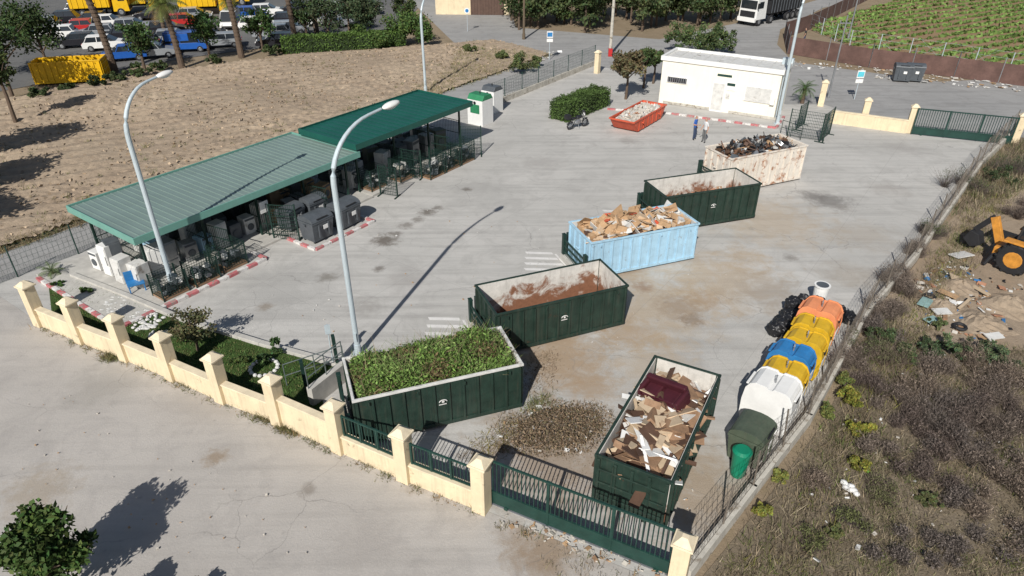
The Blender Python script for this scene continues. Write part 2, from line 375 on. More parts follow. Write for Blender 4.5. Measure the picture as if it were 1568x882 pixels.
sheet('back_road',[G(640,12),G(700,70),G(860,85),G(912,100),G(1000,125),G(1205,165),G(1262,165),G(1390,207),G(1548,213),(52,47),(90,35),(110,62),(60,66),G(1440,125),G(1215,95),G(1190,68),G(1195,45),G(1260,12),(75,128),(70,135),G(1130,35),G(1010,60),G(790,42),G(780,10),(-2,125),(-20,125)],-.008,ASPH)
fieldp=[SH(-10,9.8),SH(27,10.5),G(845,85),G(760,62),G(640,72),G(460,84),G(290,104),G(160,124),G(0,155),(-75,60),(-60,28)]
# ploughed field heightfield
a=np.array([[p[0],p[1]] for p in fieldp]); lo=a.min(0);hi=a.max(0)
stp=.25; X,Y=np.meshgrid(np.arange(lo[0],hi[0],stp),np.arange(lo[1],hi[1],stp))
P=np.stack([X.ravel(),Y.ravel()],1); ins=inpoly(P,fieldp).reshape(X.shape)
th=math.radians(118); q=X*cos(th)+Y*sin(th)+.8*np.sin(X*.09)
rough=.6+.4*np.sin(X*.23+Y*.17)*np.cos(X*.11-Y*.29)
left=np.clip((-X-18)/14,0,1)
Z=(.06+.10*left)*rough*np.sin(q*2*pi/1.5)+rng.normal(size=X.shape)*.05*rough+.08*np.sin(X*.5+Y*.3)*np.sin(Y*.4)+.16
idx=-np.ones(X.shape,int); idx[ins]=np.arange(ins.sum())
fv=np.stack([X[ins],Y[ins],Z[ins]],1)
A=np.stack([idx[:-1,:-1],idx[:-1,1:],idx[1:,1:],idx[1:,:-1]],-1).reshape(-1,4); fq=A[(A>=0).all(1)]
me=bpy.data.meshes.new('ploughed_field'); me.from_pydata(fv.tolist(),[],fq.tolist()); me.materials.append(PLOW)
SC.collection.objects.link(bpy.data.objects.new('ploughed_field',me))
sheet('field_margin_ground',fieldp,-.002,EARTH)
V1=leafq(scatter(fieldp,6500)+np.array([0,0,.18]),.10,.8); C1=np.array([.36,.275,.19])*(.6+.6*rng.random((6500,1)))
quads('field_clods',V1,C1)
Tw=tufts(fieldp,800,12,.25,[(.16,.16,.05),(.2,.18,.08),(.1,.12,.04)],.14,.03,.9); Tw[0][:,:,2]+=.1
mg=[SH(15,9.7),SH(27,10.3),G(845,85),G(700,72),G(690,110)]
Tw2=tufts(mg,900,10,.4,[(.3,.25,.14),(.14,.15,.05),(.22,.19,.1)],.2,.03,.8)
mg2=[SH(-12,9.6),SH(14,9.6),SH(14,10.6),SH(-12,11)]
Tw3=tufts(mg2,500,10,.35,[(.24,.19,.10),(.13,.13,.05),(.18,.14,.08)],.2,.03,.8)
quads('field_weeds',*cat([Tw,Tw2,Tw3]))
# crop field
cropp=[G(1232,42),G(1400,-8),(140,130),(120,60),G(1568,118),G(1440,92),G(1300,70)]
sheet('crop_field',cropp,0.0,CROP)
dr=(G(1568,20)-G(1300,62)).normalized(); nr=Vector((-dr.y,dr.x,0))
Pc=scatter(cropp,75000); q=Pc[:,0]*nr.x+Pc[:,1]*nr.y; k=np.abs((q/1.9)%1-.5)
Pc=Pc[k<.19+.09*np.sin(Pc[:,0]*.3)*np.sin(Pc[:,1]*.21)]; Pc[:,2]=.14
quads('crop_rows',leafq(Pc,.26,.6,.5),np.array([.13,.20,.05])*(.6+.8*rng.random((len(Pc),1))))
# scrub
scr=[RW[0]+Vector((.1,-.3,0)),*[p+Vector((.35,-.25,0)) for p in RW[1:]],Vector((50,42,0)),Vector((46,24,0)),Vector((24,10,0)),Vector((12,6,0)),Vector((4.6,6,0)),Vector((4.6,10.6,0))]
sheet('scrub_ground',scr,0.0,SCRUB)
DIRT=ground_mat('dirt_track',(.34,.26,.185),(.40,.32,.235),(.26,.2,.14),bump=.8,grain=.5,gscale=6,mid=1.2)
dirtp=[G(1345,470),G(1390,420),G(1440,350),G(1500,300),G(1600,280),(34,28),G(1600,540),G(1480,530),G(1400,520)]
sheet('dirt_patch',dirtp,.006,DIRT)
dry=[(.19,.145,.09),(.24,.19,.125),(.14,.11,.07),(.16,.145,.075),(.30,.25,.17),(.12,.095,.065)]
inn=[p+Vector((.5,-.4,0)) for p in RW]
low=[inn[0],inn[1],inn[2],inn[3],G(1400,500),G(1600,545),Vector((26,15,0)),Vector((13,7,0)),Vector((6,8,0))]
up=[G(1450,330),G(1505,262),G(1560,215),Vector((46,42,0)),Vector((40,30,0)),G(1600,290),G(1500,310)]
L=[tufts(low,6500,11,.2,dry,.2,.016,.9,.4),tufts(low,2500,8,.09,dry,.3,.03,1.5),tufts(low,1500,14,.2,[(.09,.11,.03),(.14,.15,.05),(.07,.09,.03)],.14,.018,.7,.0),tufts(up,2000,12,.5,dry+[(.06,.09,.03)],.3,.03,.6)]
L.append(tufts([inn[0],inn[1],inn[2],inn[3],inn[4],inn[5],inn[5]+Vector((1.3,-1,0)),inn[4]+Vector((1.3,-1,0)),inn[3]+Vector((1.3,-1,0)),inn[2]+Vector((1.2,-1,0)),inn[1]+Vector((1.2,-1,0)),inn[0]+Vector((1.3,-.6,0))],1000,12,.32,dry+[(.1,.13,.03),(.2,.19,.05)],.2,.02,.6))
L.append(tufts([PG[8]+Vector((.3,-.3,0)),PG[9]+Vector((0,-.3,0)),PG[9]+Vector((-1,-1.2,0)),PG[8]+Vector((1.0,-1.4,0))],40,8,.15,dry,.1,.015))
quads('dry_grass',*cat(L))
def drybush(g,r,h,n,col,leaf=None):
    L=[]
    for j in range(6):
        o=Vector((random.gauss(0,r*.42),random.gauss(0,r*.42),0)); m=n//6
        P=np.repeat(np.array([[g.x+o.x,g.y+o.y,0]]),m,0); P[:,:2]+=rng.normal(size=(m,2))*.08
        hh=h*random.uniform(.6,1.1)
        L.append((blades(P,hh*(.4+.7*rng.random(m)),np.full(m,.014),.75),np.array(col)*(.4+1.0*rng.random((m,1)))))
        C=cloud(m,(g.x+o.x,g.y+o.y,hh*.6),(r*.45,r*.45,hh*.45),.2); L.append((leafq(C,.04,.3),np.array(leaf or col)*(.4+1.0*rng.random((m,1)))))
    quads('dry_bush',*cat(L))
BR=[(.17,.135,.11),(.14,.115,.10),(.20,.155,.12),(.13,.10,.085)]
bushes=[(1400,600,1.2,.9,None),(1480,640,1.3,.9,None),(1550,600,1.3,.9,None),(1350,480,.9,.9,None),(1330,600,.9,.7,None),(1440,700,1.1,.6,None),(1540,720,1.2,.7,None),(1370,430,.8,1.,None),(1420,360,.8,.9,(.09,.11,.045)),(1480,290,1.2,1.2,(.07,.09,.035)),(1545,265,1.6,1.6,(.06,.09,.035)),(1565,330,1.2,1.0,None),(1300,560,.6,.9,None),(1390,650,.9,.6,None),(1340,690,.7,.5,None),(1500,560,1,1,None),(1565,660,1,.8,None),(1500,790,1,.5,None),(1250,740,.5,.5,None),(1380,850,.7,.4,None),(1450,840,.8,.4,None),(1330,540,.7,.9,(.1,.11,.05)),
 (1430,570,1.0,.9,None),(1440,640,1.1,.9,None),(1515,600,1.1,.9,None),(1530,660,1.2,.9,None),(1480,690,1.0,.7,None),(1380,620,.9,.7,None),(1360,560,.8,.9,(.12,.12,.06)),(1560,760,1.0,.7,None),(1410,730,.9,.5,None),(1350,760,.7,.4,(.13,.13,.06)),(1300,800,.6,.4,(.12,.13,.05)),(1540,840,1,.5,None),(1230,830,.6,.35,(.12,.13,.05)),(1460,760,.9,.5,None),(1600,600,1.2,1,None),(1385,450,.7,.9,None),(1340,510,.7,.9,None),(1400,390,.6,.8,None)]
for (u,v,r,h,lf) in bushes: drybush(G(u,v),r,h,1100,random.choice(BR),lf)
for (u,v,r,h,col) in [(1345,530,.9,.9,(.065,.09,.038)),(1390,552,.9,.8,(.06,.085,.035)),(1455,545,1.0,1.0,(.07,.10,.045)),(1520,555,1.0,1.0,(.075,.10,.05)),(1420,540,.8,.8,(.06,.085,.04)),(1490,540,.8,.8,(.07,.09,.045)),(1300,620,.5,.8,(.16,.16,.03)),(1315,665,.6,.7,(.17,.17,.03)),(1310,715,.45,.5,(.16,.16,.03)),(1165,790,.4,.5,(.17,.17,.035)),(1195,735,.35,.5,(.15,.16,.04)),(1265,640,.3,.8,(.12,.14,.04)),(1530,280,1.5,1.3,(.05,.07,.03)),(1280,820,.4,.35,(.1,.11,.04)),(1420,770,.5,.35,(.09,.1,.04)),(1430,500,.5,.5,(.08,.1,.04)),(1290,590,.4,.7,(.13,.14,.04))]:
    g=G(u,v); V,C=foliage((g.x,g.y,h*.42),(r,r,h*.5),16,1700,.045,col,.34,.6); quads('shrub',V,C)
# ---------------- front wall, pillars, gate
def pillar(name,p,rz,h=2.1,w=.44):
    mb=MB(); mb.box((0,0,(h-.25)/2),(w,w,h-.25)); mb.box((0,0,h-.22),(w+.12,w+.12,.07),1); mb.box((0,0,h-.1),(w+.06,w+.06,.17),1,top=.3)
    return mb.build(name,[CREAM,CREAM2],p,rz,bevel=.012)
for i,p in enumerate(PG):
    d=(PG[min(9,i+1)]-PG[max(0,i-1)]); pillar('wall_pillar',p,math.atan2(d.y,d.x))
for i in range(8):
    a,b=PG[i],PG[i+1]; d=b-a; L_=d.length-.44; h={5:1.15,6:.72,7:.72}.get(i,.82)
    mb=MB(); mb.box((0,0,h/2-.02),(L_,.2,h+.04)); mb.box((0,0,h+.03),(L_,.27,.06),1)
    mb.build('boundary_wall',[CREAM,CREAM2],(a+b)/2,math.atan2(d.y,d.x),bevel=.008)
def railing(name,a,b,z0,z1,sp=.12,r=.011,mat=GRNF,solid=0,frame=.05):
    d=b-a;L_=d.length; mb=MB()
    if solid: mb.box((0,0,z0+solid/2),(L_,.03,solid)); 
    for z in (z0+solid+frame/2,z1-frame/2): mb.box((0,0,z),(L_,frame,frame))
    n=int(L_/sp)
    for k in range(n+1):
        x=-L_/2+L_*k/n; mb.box((x,0,(z0+solid+z1)/2),(r*2,r*2,z1-z0-solid-frame*1.2))
    for x in (-L_/2,-L_/6,L_/6,L_/2): mb.box((x,0,(z0+z1)/2),(frame*1.3,frame*1.3,z1-z0+.02))
    if solid:
        for x in (-L_*.4,L_*.4): mb.cyl((x,-.05,.06),(x,.05,.06),.07,.07,0,12)
    return mb.build(name,[mat],((a+b)/2),math.atan2(d.y,d.x))
for i in (6,7):
    a,b=PG[i],PG[i+1]; d=(b-a).normalized()*.3
    railing('wall_railing',a+d,b-d,.79,1.6)
a,b=PG[8],PG[9]; d=(b-a).normalized(); off=Vector((-d.y,d.x,0))*.3
railing('sliding_gate',a+d*.1+off,b-d*.05+off,.08,1.8,.13,.014,GRNF,.44,.055)
mb=MB(); mb.bar(a-d*3+off+Vector((0,0,.02)),b+off+Vector((0,0,.02)),.05,0,.03); mb.build('gate_track',[STEEL])
# ---------------- right wall + wire fence
def wirefence(name,path,h,sp=2.2,mat=GALV,z0=0,wr=.005,dv=.18,nh=7,post=.025,jit=0.0):
    mb=MB()
    for i in range(len(path)-1):
        a,b=path[i],path[i+1]; d=b-a; L_=d.length; n=max(1,round(L_/sp))
        for k in range(n+(i==len(path)-2)):
            p=a+d*(k/n); t=Vector((random.uniform(-jit,jit),random.uniform(-jit,jit),h)); mb.cyl(p+Vector((0,0,z0-.05)),p+t+Vector((0,0,z0)),post,post,0,6)
        for k in range(nh): 
            z=z0+.05+(h-.08)*k/(nh-1); mb.bar(a+Vector((0,0,z)),b+Vector((0,0,z)),wr*2)
        m=int(L_/dv)
        for k in range(m):
            p=a+d*((k+.5)/m); mb.bar(p+Vector((0,0,z0+.03)),p+d.normalized()*dv*.8+Vector((0,0,z0+h-.03)),wr*1.6)
            mb.bar(p+d.normalized()*dv*.8+Vector((0,0,z0+.03)),p+Vector((0,0,z0+h-.03)),wr*1.6)
    return mb.build(name,[mat])
for i in range(len(RW)-1):
    a,b=RW[i],RW[i+1]; d=b-a; mb=MB(); mb.box((0,0,.2),(d.length+.1,.24,.46)); mb.build('low_concrete_wall',[WALLC],(a+b)/2,math.atan2(d.y,d.x),bevel=.01)
FW=M('rusty_wire',(.2,.17,.14),.7,.3)
wirefence('chain_link_fence',RW,1.5,2.2,FW,.4,.004,.3,6,.028,.12)
wirefence('green_mesh_fence',[SH(-5.5,6.5),SH(0,6.5),SH(13,6.5),SH(24,6.5)],1.6,2.4,GRNF,0,.004,.22,7,.03)
e0,e1=G(745,167),G(910,100)
d=e1-e0; mb=MB(); mb.box((0,0,.22),(d.length,.22,.48)); mb.build('low_fence_wall',[WALLC],(e0+e1)/2,math.atan2(d.y,d.x),bevel=.01)
wirefence('green_mesh_fence',[e0,e1],1.5,2.6,GRNF,.4,.005,.25,7,.035)
pillar('wall_pillar',G(914,112),.9,2.1)
# ---------------- back wall + gate
for p in (G(1256,162),G(1320,192),G(1390,203),G(1552,218)): pillar('wall_pillar',p,-.4,2.1)
a,b=G(1270,188),G(1386,204)
d=b-a; mb=MB(); mb.box((0,0,.45),(d.length,.2,.94)); mb.box((0,0,.93),(d.length,.27,.06),1); mb.build('boundary_wall',[CREAM,CREAM2],(a+b)/2,math.atan2(d.y,d.x),bevel=.008)
railing('sliding_gate',G(1395,206),G(1545,222),.08,1.9,.15,.018,GRNF,.45,.07)
# ---------------- kerbs and garden
gard=[PG[0]+Vector((.2,.2,0)),PG[1],PG[2],PG[3],PG[4],PG[5],PG[6],G(497,600),G(530,566),G(400,531),G(275,492),G(200,462),G(115,426),G(70,440)]
cx=sum((Vector(p) for p in gard),Vector())/len(gard)
sheet('garden_lawn',[Vector(p)+(cx-Vector(p))*.03 for p in gard],.05,GRASS,.06)
T=tufts([Vector(p)+(cx-Vector(p))*.06 for p in gard],3500,5,.09,[(.06,.12,.03),(.08,.14,.035),(.13,.13,.05)],.08,.03,.6); T[0][:,:,2]+=.04
quads('lawn_grass',*T)
def kerbline(name,pts,w=.25,h=.14,paint=True,seg=.5):
    mb=MB()
    for i in range(len(pts)-1):
        a,b=Vector(pts[i]),Vector(pts[i+1]); d=b-a; n=max(1,round(d.length/seg)); R=Matrix.Rotation(math.atan2(d.y,d.x),3,'Z')
        for k in range(n):
            c=a+d*((k+.5)/n); mb.box((c.x,c.y,h/2),(d.length/n-.006,w,h),(k%2) if paint else 2,R=R)
    return mb.build(name,[REDP,WHP,KERB],bevel=.012)
kerbline('garden_kerb',[G(112,424),G(200,458),G(275,490),G(400,529),G(535,566)],.24,.2,False,1)
slab=[SH(-2.2,-1.4),SH(4.8,-1.4),SH(4.8,-.4),SH(13.2,-.4),SH(13.2,5.9),SH(-2.2,5.9)]
sheet('shed_floor_slab',slab,.12,KERB,.12)
kerbline('painted_kerb',[SH(-2.3,5.5),SH(-2.3,-1.5),SH(4.95,-1.5),SH(4.95,-.5)],.2,.15)
sheet('shed_floor_slab',[SH(13.3,-.3),SH(23.4,-.3),SH(23.4,5),SH(13.3,5)],.12,KERB,.12)
g=G(303,538); tree('garden_shrub',g,2.0,.95,1.7,.05,(.10,.10,.045),2600,.06,20)
for (u,v,r,h,col) in [(405,560,.45,.6,(.05,.09,.03)),(425,548,.25,1.0,(.05,.09,.03)),(135,450,.35,.4,(.06,.1,.03)),(90,440,.5,.3,(.05,.1,.02)),(370,560,.5,.4,(.07,.1,.03))]:
    g=G(u,v); V,C=foliage((g.x,g.y,h*.55),(r,r,h*.55),8,800,.05,col,.45); quads('garden_plant',V,C)
palm('agave_plant',G(82,422),.25,.7,18,.1,col=(.12,.16,.07),dead=(.14,.17,.08))
mb=MB()
for (u,v,n,s) in [(225,492,55,.4),(180,468,30,.35),(245,515,12,.2)]:
    g=G(u,v)
    for k in range(n):
        a=random.random()*6.3; r=random.random()**.5*s*2
        mb.ell((g.x+cos(a)*r,g.y+sin(a)*r,.08),(random.uniform(.05,.15),random.uniform(.05,.12),.06),0,7,4)
for k in range(16):
    g=G(405,566); a=k*2*pi/16; mb.ell((g.x+cos(a)*.5,g.y+sin(a)*.5,.1),(.09,.08,.08),0,7,4)
mb.build('white_garden_stones',[WHITED])
# ---------------- sheds
rz54=math.radians(54.5)
def shed(name,x0,x1,dep,zt,roofm,fm,ribs,y0=0):
    L_=x1-x0; e=empty(name,SH(x0,y0),rz54)
    mb=MB(); mb.box((L_/2,dep/2,zt-.10),(L_-.06,dep-.06,.06))
    n=int(L_/ribs)
    for k in range(1,n):
        mb.box((k*L_/n,dep/2,zt-.055),(.05,dep-.1,.03),0)
    for k in range(1,int(L_)): 
        mb.box((k*1.0+.005,dep/2,zt-.066),(.02,dep-.1,.012),0)
    mb.build('roof_sheet',[roofm],parent=e)
    mb=MB(); f=.34
    for c,s_ in (((L_/2,-.03,zt-f/2+.02),(L_+.12,.05,f)),((L_/2,dep+.03,zt-f/2+.02),(L_+.12,.05,f)),((-.03,dep/2,zt-f/2+.02),(.05,dep,f)),((L_+.03,dep/2,zt-f/2+.02),(.05,dep,f))): mb.box(c,s_)
    mb.build('fascia',[fm],parent=e,bevel=.008)
    mb=MB()
    n=int(L_/3)
    for k in range(n+1):
        x=.5+(L_-1)*k/n
        for y in (.7,dep-.5): mb.box((x,y,(zt-.15)/2+.06),(.1,.1,zt-.27))
        mb.bar((x,.1,zt-.2),(x,dep-.1,zt-.2),.08)
    for y in (.7,dep-.5): mb.bar((.3,y,zt-.3),(L_-.3,y,zt-.3),.08)
    mb.build('posts',[GDK],parent=e)
    mb=MB()
    for k in range(n+1):
        x=.5+(L_-1)*k/n
        for yy in np.arange(.8,dep-.5,.14): mb.box((x,yy,1.05),(.014,.014,1.8))
        for z in (.2,1.1,1.95): mb.bar((x,.75,z),(x,dep-.5,z),.035)
    for xx in np.arange(.5,L_-.5,.14): mb.box((xx,dep-.45,1.05),(.012,.012,1.8))
    for z in (.2,1.1,1.95): mb.bar((.5,dep-.45,z),(L_-.5,dep-.45,z),.035)
    for k in range(n):
        x=.5+(L_-1)*k/n; w=(L_-1)/n
        ang=random.choice([.0,.9,1.4,-1.2]); 
        if k==0: continue
        hx,hy=x+.1,.62; dx,dy=cos(-ang)*w*.45,sin(-abs(ang))*w*.45
        for z in (.2,.75,1.3,1.85): mb.bar((hx,hy,z),(hx+dx,hy+dy,z),.035)
        for t in np.linspace(0,1,12): mb.bar((hx+dx*t,hy+dy*t,.2),(hx+dx*t,hy+dy*t,1.85),.016)
    mb.build('mesh_partitions',[GDK],parent=e)
    return e
shed('canopy_shed',0,12.9,5.7,2.8,ROOF1,FASC,.33)
shed('canopy_shed',12.75,23.0,4.7,3.25,ROOF2,ROOF2,.5)
def appliance(p,rz,w,d,h,m2=None,kind=0):
    mb=MB(); mb.box((0,0,h/2+.02),(w,d,h)); 
    if kind==0:
        mb.box((0,-d/2-.015,h*.66),(w*.94,.03,h*.6),0); mb.box((0,-d/2-.015,h*.17),(w*.94,.03,h*.3),0); mb.box((w*.4,-d/2-.045,h*.55),(.03,.03,h*.3),1); name='fridge'
    else:
        mb.tube([(0,-d/2-.01,h*.45),(0,-d/2-.04,h*.45)],w*.3,1,16); mb.box((0,-d/2-.01,h*.9),(w*.9,.02,h*.12),1); name='washing_machine'
    mb.build(name,[m2 or WHITED,GRY],p,rz,bevel=.015)
z12=.12
for x in np.arange(.3,12.2,.85):
    for y in (1.5,2.9,4.2):
        if random.random()<.12: continue
        k=random.random(); h=random.choice([.85,1.2,1.6,1.7]) if y>1.6 else random.choice([.85,.9,1.3])
        appliance(SH(x+random.uniform(-.1,.1),y+random.uniform(-.2,.2),z12),rz54+random.uniform(-.3,.3)+(pi if k<.3 else 0),.62,.62,h,random.choice([WHITED,WHITED,WHITE,STEEL,WHITED,GRY,BLUEC]) if x<6 else random.choice([GRY,WHITED,STEEL,BLK,CARD]),0 if h>1 else 1)
for (x,y,h) in [(-.05,1.9,1.2),(0,3.0,1.5),(-.05,4.0,.9),(.2,.9,1.1)]:
    appliance(SH(x,y,z12),rz54-pi/2+.1,.6,.6,h,random.choice([WHITED,WHITE]),0 if h>1 else 1)
def cage(name,p,rz,L_=1.2,W=.9,H=1.0):
    mb=MB(); mb.box((0,0,.07),(L_,W,.1),1)
    for sx in (-1,1):
        for sy in (-1,1): mb.box((sx*L_/2,sy*W/2,H/2+.05),(.05,.05,H+.1))
    for z in np.linspace(.15,H+.08,9):
        for sy in (-1,1): mb.bar((-L_/2,sy*W/2,z),(L_/2,sy*W/2,z),.014)
        for sx in (-1,1): mb.bar((sx*L_/2,-W/2,z),(sx*L_/2,W/2,z),.014)
    for t in np.linspace(-.5,.5,11):
        for sy in (-1,1): mb.bar((t*L_,sy*W/2,.12),(t*L_,sy*W/2,H+.08),.012)
        for sx in (-1,1): mb.bar((sx*L_/2,t*W,.12),(sx*L_/2,t*W,H+.08),.012)
    for k in range(26):
        R=Matrix.Rotation(random.random()*3,3,'Z')@Matrix.Rotation(random.random()*.8,3,'X')
        mb.box((random.uniform(-.36,.36)*L_,random.uniform(-.33,.33)*W,random.uniform(.2,H*.7)),(random.uniform(.15,.4),random.uniform(.1,.3),random.uniform(.1,.25)),random.choice([2,3,4,3,3,5]),R=R)
    mb.build(name,[GDK,WOOD,WHITED,GRY,RUB,BLK],p,rz)
for x,y in [(.5,-.8),(2.0,-.9)]: cage('wire_mesh_cage',SH(x,y,z12),rz54)
cage('wire_mesh_cage',SH(3.5,-.75,z12),rz54,1.3,1.0,1.1)
cage('wire_mesh_cage',SH(14.2,.5,z12),rz54,1.2,.9,1.2);cage('wire_mesh_cage',SH(16.2,.1,z12),rz54,1.2,.9,1.3)
for x in (17.8,19.3,20.8): cage('wire_mesh_cage',SH(x,-.9,.004),rz54,1.3,.9,1.3)
for x in np.arange(13.6,22.5,1.3):
    for y in (1.6,2.8,3.8):
        if random.random()<.8: appliance(SH(x+random.uniform(-.2,.2),y,z12),rz54+random.uniform(-.3,.3),.8,.7,random.choice([.9,1.1,1.4]),random.choice([GRY,STEEL,WHITED,BLU,GGR]),random.randint(0,1))
mb=MB(); 
for sx in (-.3,.3):
    for sy in (-.25,.25): mb.box((sx,sy,.25),(.05,.05,.5))
mb.box((0,0,.5),(.7,.6,.06)); mb.box((0,.28,.75),(.7,.05,.45)); mb.build('blue_chair',[BLU],G(212,447),.6,bevel=.01)
mb=MB(); mb.box((0,0,1.6),(.5,.02,.6)); mb.box((0,.03,.9),(.05,.05,1.8),1); mb.build('notice_board',[WHITE,GDK],SH(6.6,.3,z12),rz54)
def screen(p,rz,L_,H):
    mb=MB()
    for x in (-L_/2,L_/2): mb.box((x,0,H/2),(.07,.07,H))
    for z in np.linspace(.1,H-.05,10): mb.bar((-L_/2,0,z),(L_/2,0,z),.02)
    for x in np.linspace(-L_/2,L_/2,int(L_/.1)): mb.bar((x,0,.1),(x,0,H-.05),.014)
    for x in (-L_/2,L_/2): mb.box((x,0,.03),(.08,.7,.05))
    mb.build('green_mesh_screen',[GDK],p,rz)
screen(G(722,238),rz54-.9,1.3,2.0); screen(G(632,272),rz54-1.2,1.2,1.8); screen(G(440,368),rz54-1.0,1.3,2.0); screen(G(596,300),rz54-1.3,1.1,1.8)
# ---------------- bins
def dumpster(name,p,rz,m,L_=1.25,W=1.0,H=1.15,lid=None):
    mb=MB(); mb.box((0,0,.12+H*.36),(L_*.86,W*.8,H*.72),0,top=(1.12,1.2))
    mb.box((0,0,.12+H*.74),(L_,W,.07),0)
    prof=[(W/2*cos(t),.16+H*.76+.27*sin(t)) for t in np.linspace(0,pi,9)]
    mb.prism(prof,-L_/2+.02,L_/2-.02,1,'X')
    for sx in (-1,1):
        mb.box((sx*(L_/2+.03),0,.12+H*.66),(.08,.16,.1),0); mb.box((sx*L_*.22,-W/2-.01,.12+H*.4),(.07,.06,H*.5),0)
        for sy in (-1,1): mb.wheel((sx*L_*.36,sy*W*.32,.09),.09,.05,2,2)
    mb.box((0,-W/2+.02,H*.98),(L_*.5,.05,.05),2)
    mb.box((.12,-W/2-.005,.12+H*.5),(.28,.02,.22),3)
    return mb.build(name,[m,lid or m,BLK,WHITE],p,rz,bevel=.02)
kerbline('painted_kerb',[SH(7.0,-.6),SH(7.0,-2.7),SH(11.0,-2.7),SH(11.0,-.6)],.18,.12)
dumpster('wheeled_dumpster',SH(8.0,-1.75),rz54,GRY,1.4,1.15,1.35); dumpster('wheeled_dumpster',SH(9.9,-1.75),rz54+.05,GRY,1.4,1.15,1.35)
dumpster('wheeled_dumpster',SH(7.9,.1,z12),rz54+.2,GRY); dumpster('wheeled_dumpster',SH(9.4,.1,z12),rz54,GRY)
def recbin(name,p,rz,m,H=1.65,W=1.0,D=1.4):
    # moulded recycling bin: shouldered body with two rounded humps and a waist between, flat lid with lifting eye
    mb=MB(); h=D/2
    prof=[(-h+.10,.08),(-h+.01,.4),(-h,1.0),(-h+.05,H-.3),(-h+.16,H-.1),(-h+.32,H),(-.12,H),(-.06,H-.07),(.06,H-.07),(.12,H),(h-.32,H),(h-.16,H-.1),(h-.05,H-.3),(h,1.0),(h-.01,.4),(h-.10,.08)]
    mb.prism(prof,-W/2+.04,W/2-.04,0,'X')
    for x in (-W/2+.06,W/2-.06): mb.prism([(y*1.025,z+(.03 if z>H-.4 else 0)) for y,z in prof],x-.03,x+.03,0,'X')
    for sy in (-1,1):
        mb.cyl((0,sy*(h-.05),H-.42),(0,sy*(h+.015),H-.42),.13,.13,1,14); mb.box((0,sy*(h+.005),.7),(W*.5,.02,.36),2)
        mb.box((0,sy*(h-.02),H-.24),(W*.6,.08,.05),0)
    for x in (-.02,): mb.cyl((x,0,H-.07),(x,0,H+.1),.03,.03,3); mb.tube([(0.08*cos(t),0,H+.14+.08*sin(t)) for t in np.linspace(0,2*pi,13)],.018,3,6)
    mb.box((0,0,.05),(W*.8,D*.8,.1),1)
    return mb.build(name,[m,DARK,WHITE,STEEL],p,rz,bevel=.04)
db=(RW[3]-RW[2]).normalized(); ab=math.atan2(db.y,db.x); nb=Vector((-db.y,db.x,0))
b0=G(1172,668)+nb*.25
seq=[('white_recycling_bin',WHITE,1.75,1.2,1.6),('yellow_recycling_bin',YEL,1.6,.92,1.45),('blue_recycling_bin',BLU,1.6,.95,1.5),('yellow_recycling_bin',YEL,1.6,.92,1.45),('yellow_recycling_bin',YEL,1.6,.92,1.45),('orange_recycling_bin',ORG,1.7,1.1,1.5)]
x=0.05
offs=[0,.0,.12,-.02,.06,.12]
for j,(nm,m,h,w,dd) in enumerate(seq):
    x+=w/2+.1; recbin(nm,b0+db*x+nb*offs[j],ab+random.uniform(-.07,.07),m,h,w,dd); x+=w/2+.08
dumpster('grey_green_dumpster',G(1143,698),ab,GGR,1.2,1.15,1.3,lid=GGR)
mb=MB(); mb.tube([(0,0,.05),(0,0,.2),(0,0,1.0)],[.2,.23,.27],0,20); mb.tube([(0,0,1.0),(0,0,1.06),(0,0,1.12)],[.3,.3,.22],0,20); mb.box((.2,.0,1.03),(.12,.3,.06)); mb.wheel((.18,.12,.08),.08,.05,1,1); mb.wheel((.18,-.12,.08),.08,.05,1,1)
mb.build('green_litter_bin',[BRG,BLK],G(1128,728),.4,bevel=.01)
mb=MB()
BE=b0+db*(x+.35)
for k in range(30):
    g=BE+db*random.uniform(-.1,1.6)+nb*random.uniform(-.8,1.6) if k<20 else BE+db*random.uniform(-1.5,0)+nb*random.uniform(1.05,1.6)
    r=random.uniform(.22,.38)
    mb.ell((g.x,g.y,r*.7+random.random()*(.5 if k<14 else .1)),(r,r*random.uniform(.8,1.1),r*.8),0,9,6)
bg=mb.build('black_rubbish_bags',[M('black_plastic_bag',(.018,.018,.02),.3,bump=1,bscale=8)],smooth=True)
tx=bpy.data.textures.new('lump','CLOUDS'); tx.noise_scale=.16
sm=bg.modifiers.new('s','SUBSURF'); sm.levels=2; sm.render_levels=2
dm=bg.modifiers.new('d','DISPLACE'); dm.texture=tx; dm.strength=.22; dm.texture_coords='GLOBAL'
mb=MB(); mb.tube([(0,0,.0),(0,0,.8),(0,0,.95)],[.26,.3,.3],0,18,True); mb.tube([(0,0,.95),(0,0,1.0)],[.34,.34],0,18); mb.tube([(0,0,1.001),(0,0,1.005)],[.26,.26],1,18)
mb.build('white_drum',[WHITE,GRY],BE+db*1.9+nb*.75,bevel=.01)
def kiosk(p,rz,top,w=1.2,d=1.3,h=1.9):
    mb=MB(); mb.box((0,0,h*.42),(w,d,h*.84)); mb.prism([(-d/2,h*.84),(-d/2+.25,h),(d/2-.25,h),(d/2,h*.84)],-w/2,w/2,1,'X'); mb.box((0,-d/2-.01,h*.55),(w*.6,.02,h*.3),1); mb.cyl((0,-d/2-.01,h*.75),(0,-d/2-.03,h*.75),.12,.12,2,12); mb.cyl((0,0,h),(0,0,h+.15),.04,.04,2)
    mb.build('textile_recycling_kiosk',[WHITE,top,DARK],p,rz,bevel=.03)
kiosk(G(736,188),rz54-pi/2,M('kiosk_green',(.03,.2,.09),.5),1.4,1.3,2.2); kiosk(G(754,170),rz54-pi/2,GRY,1.2,1.2,2.0)
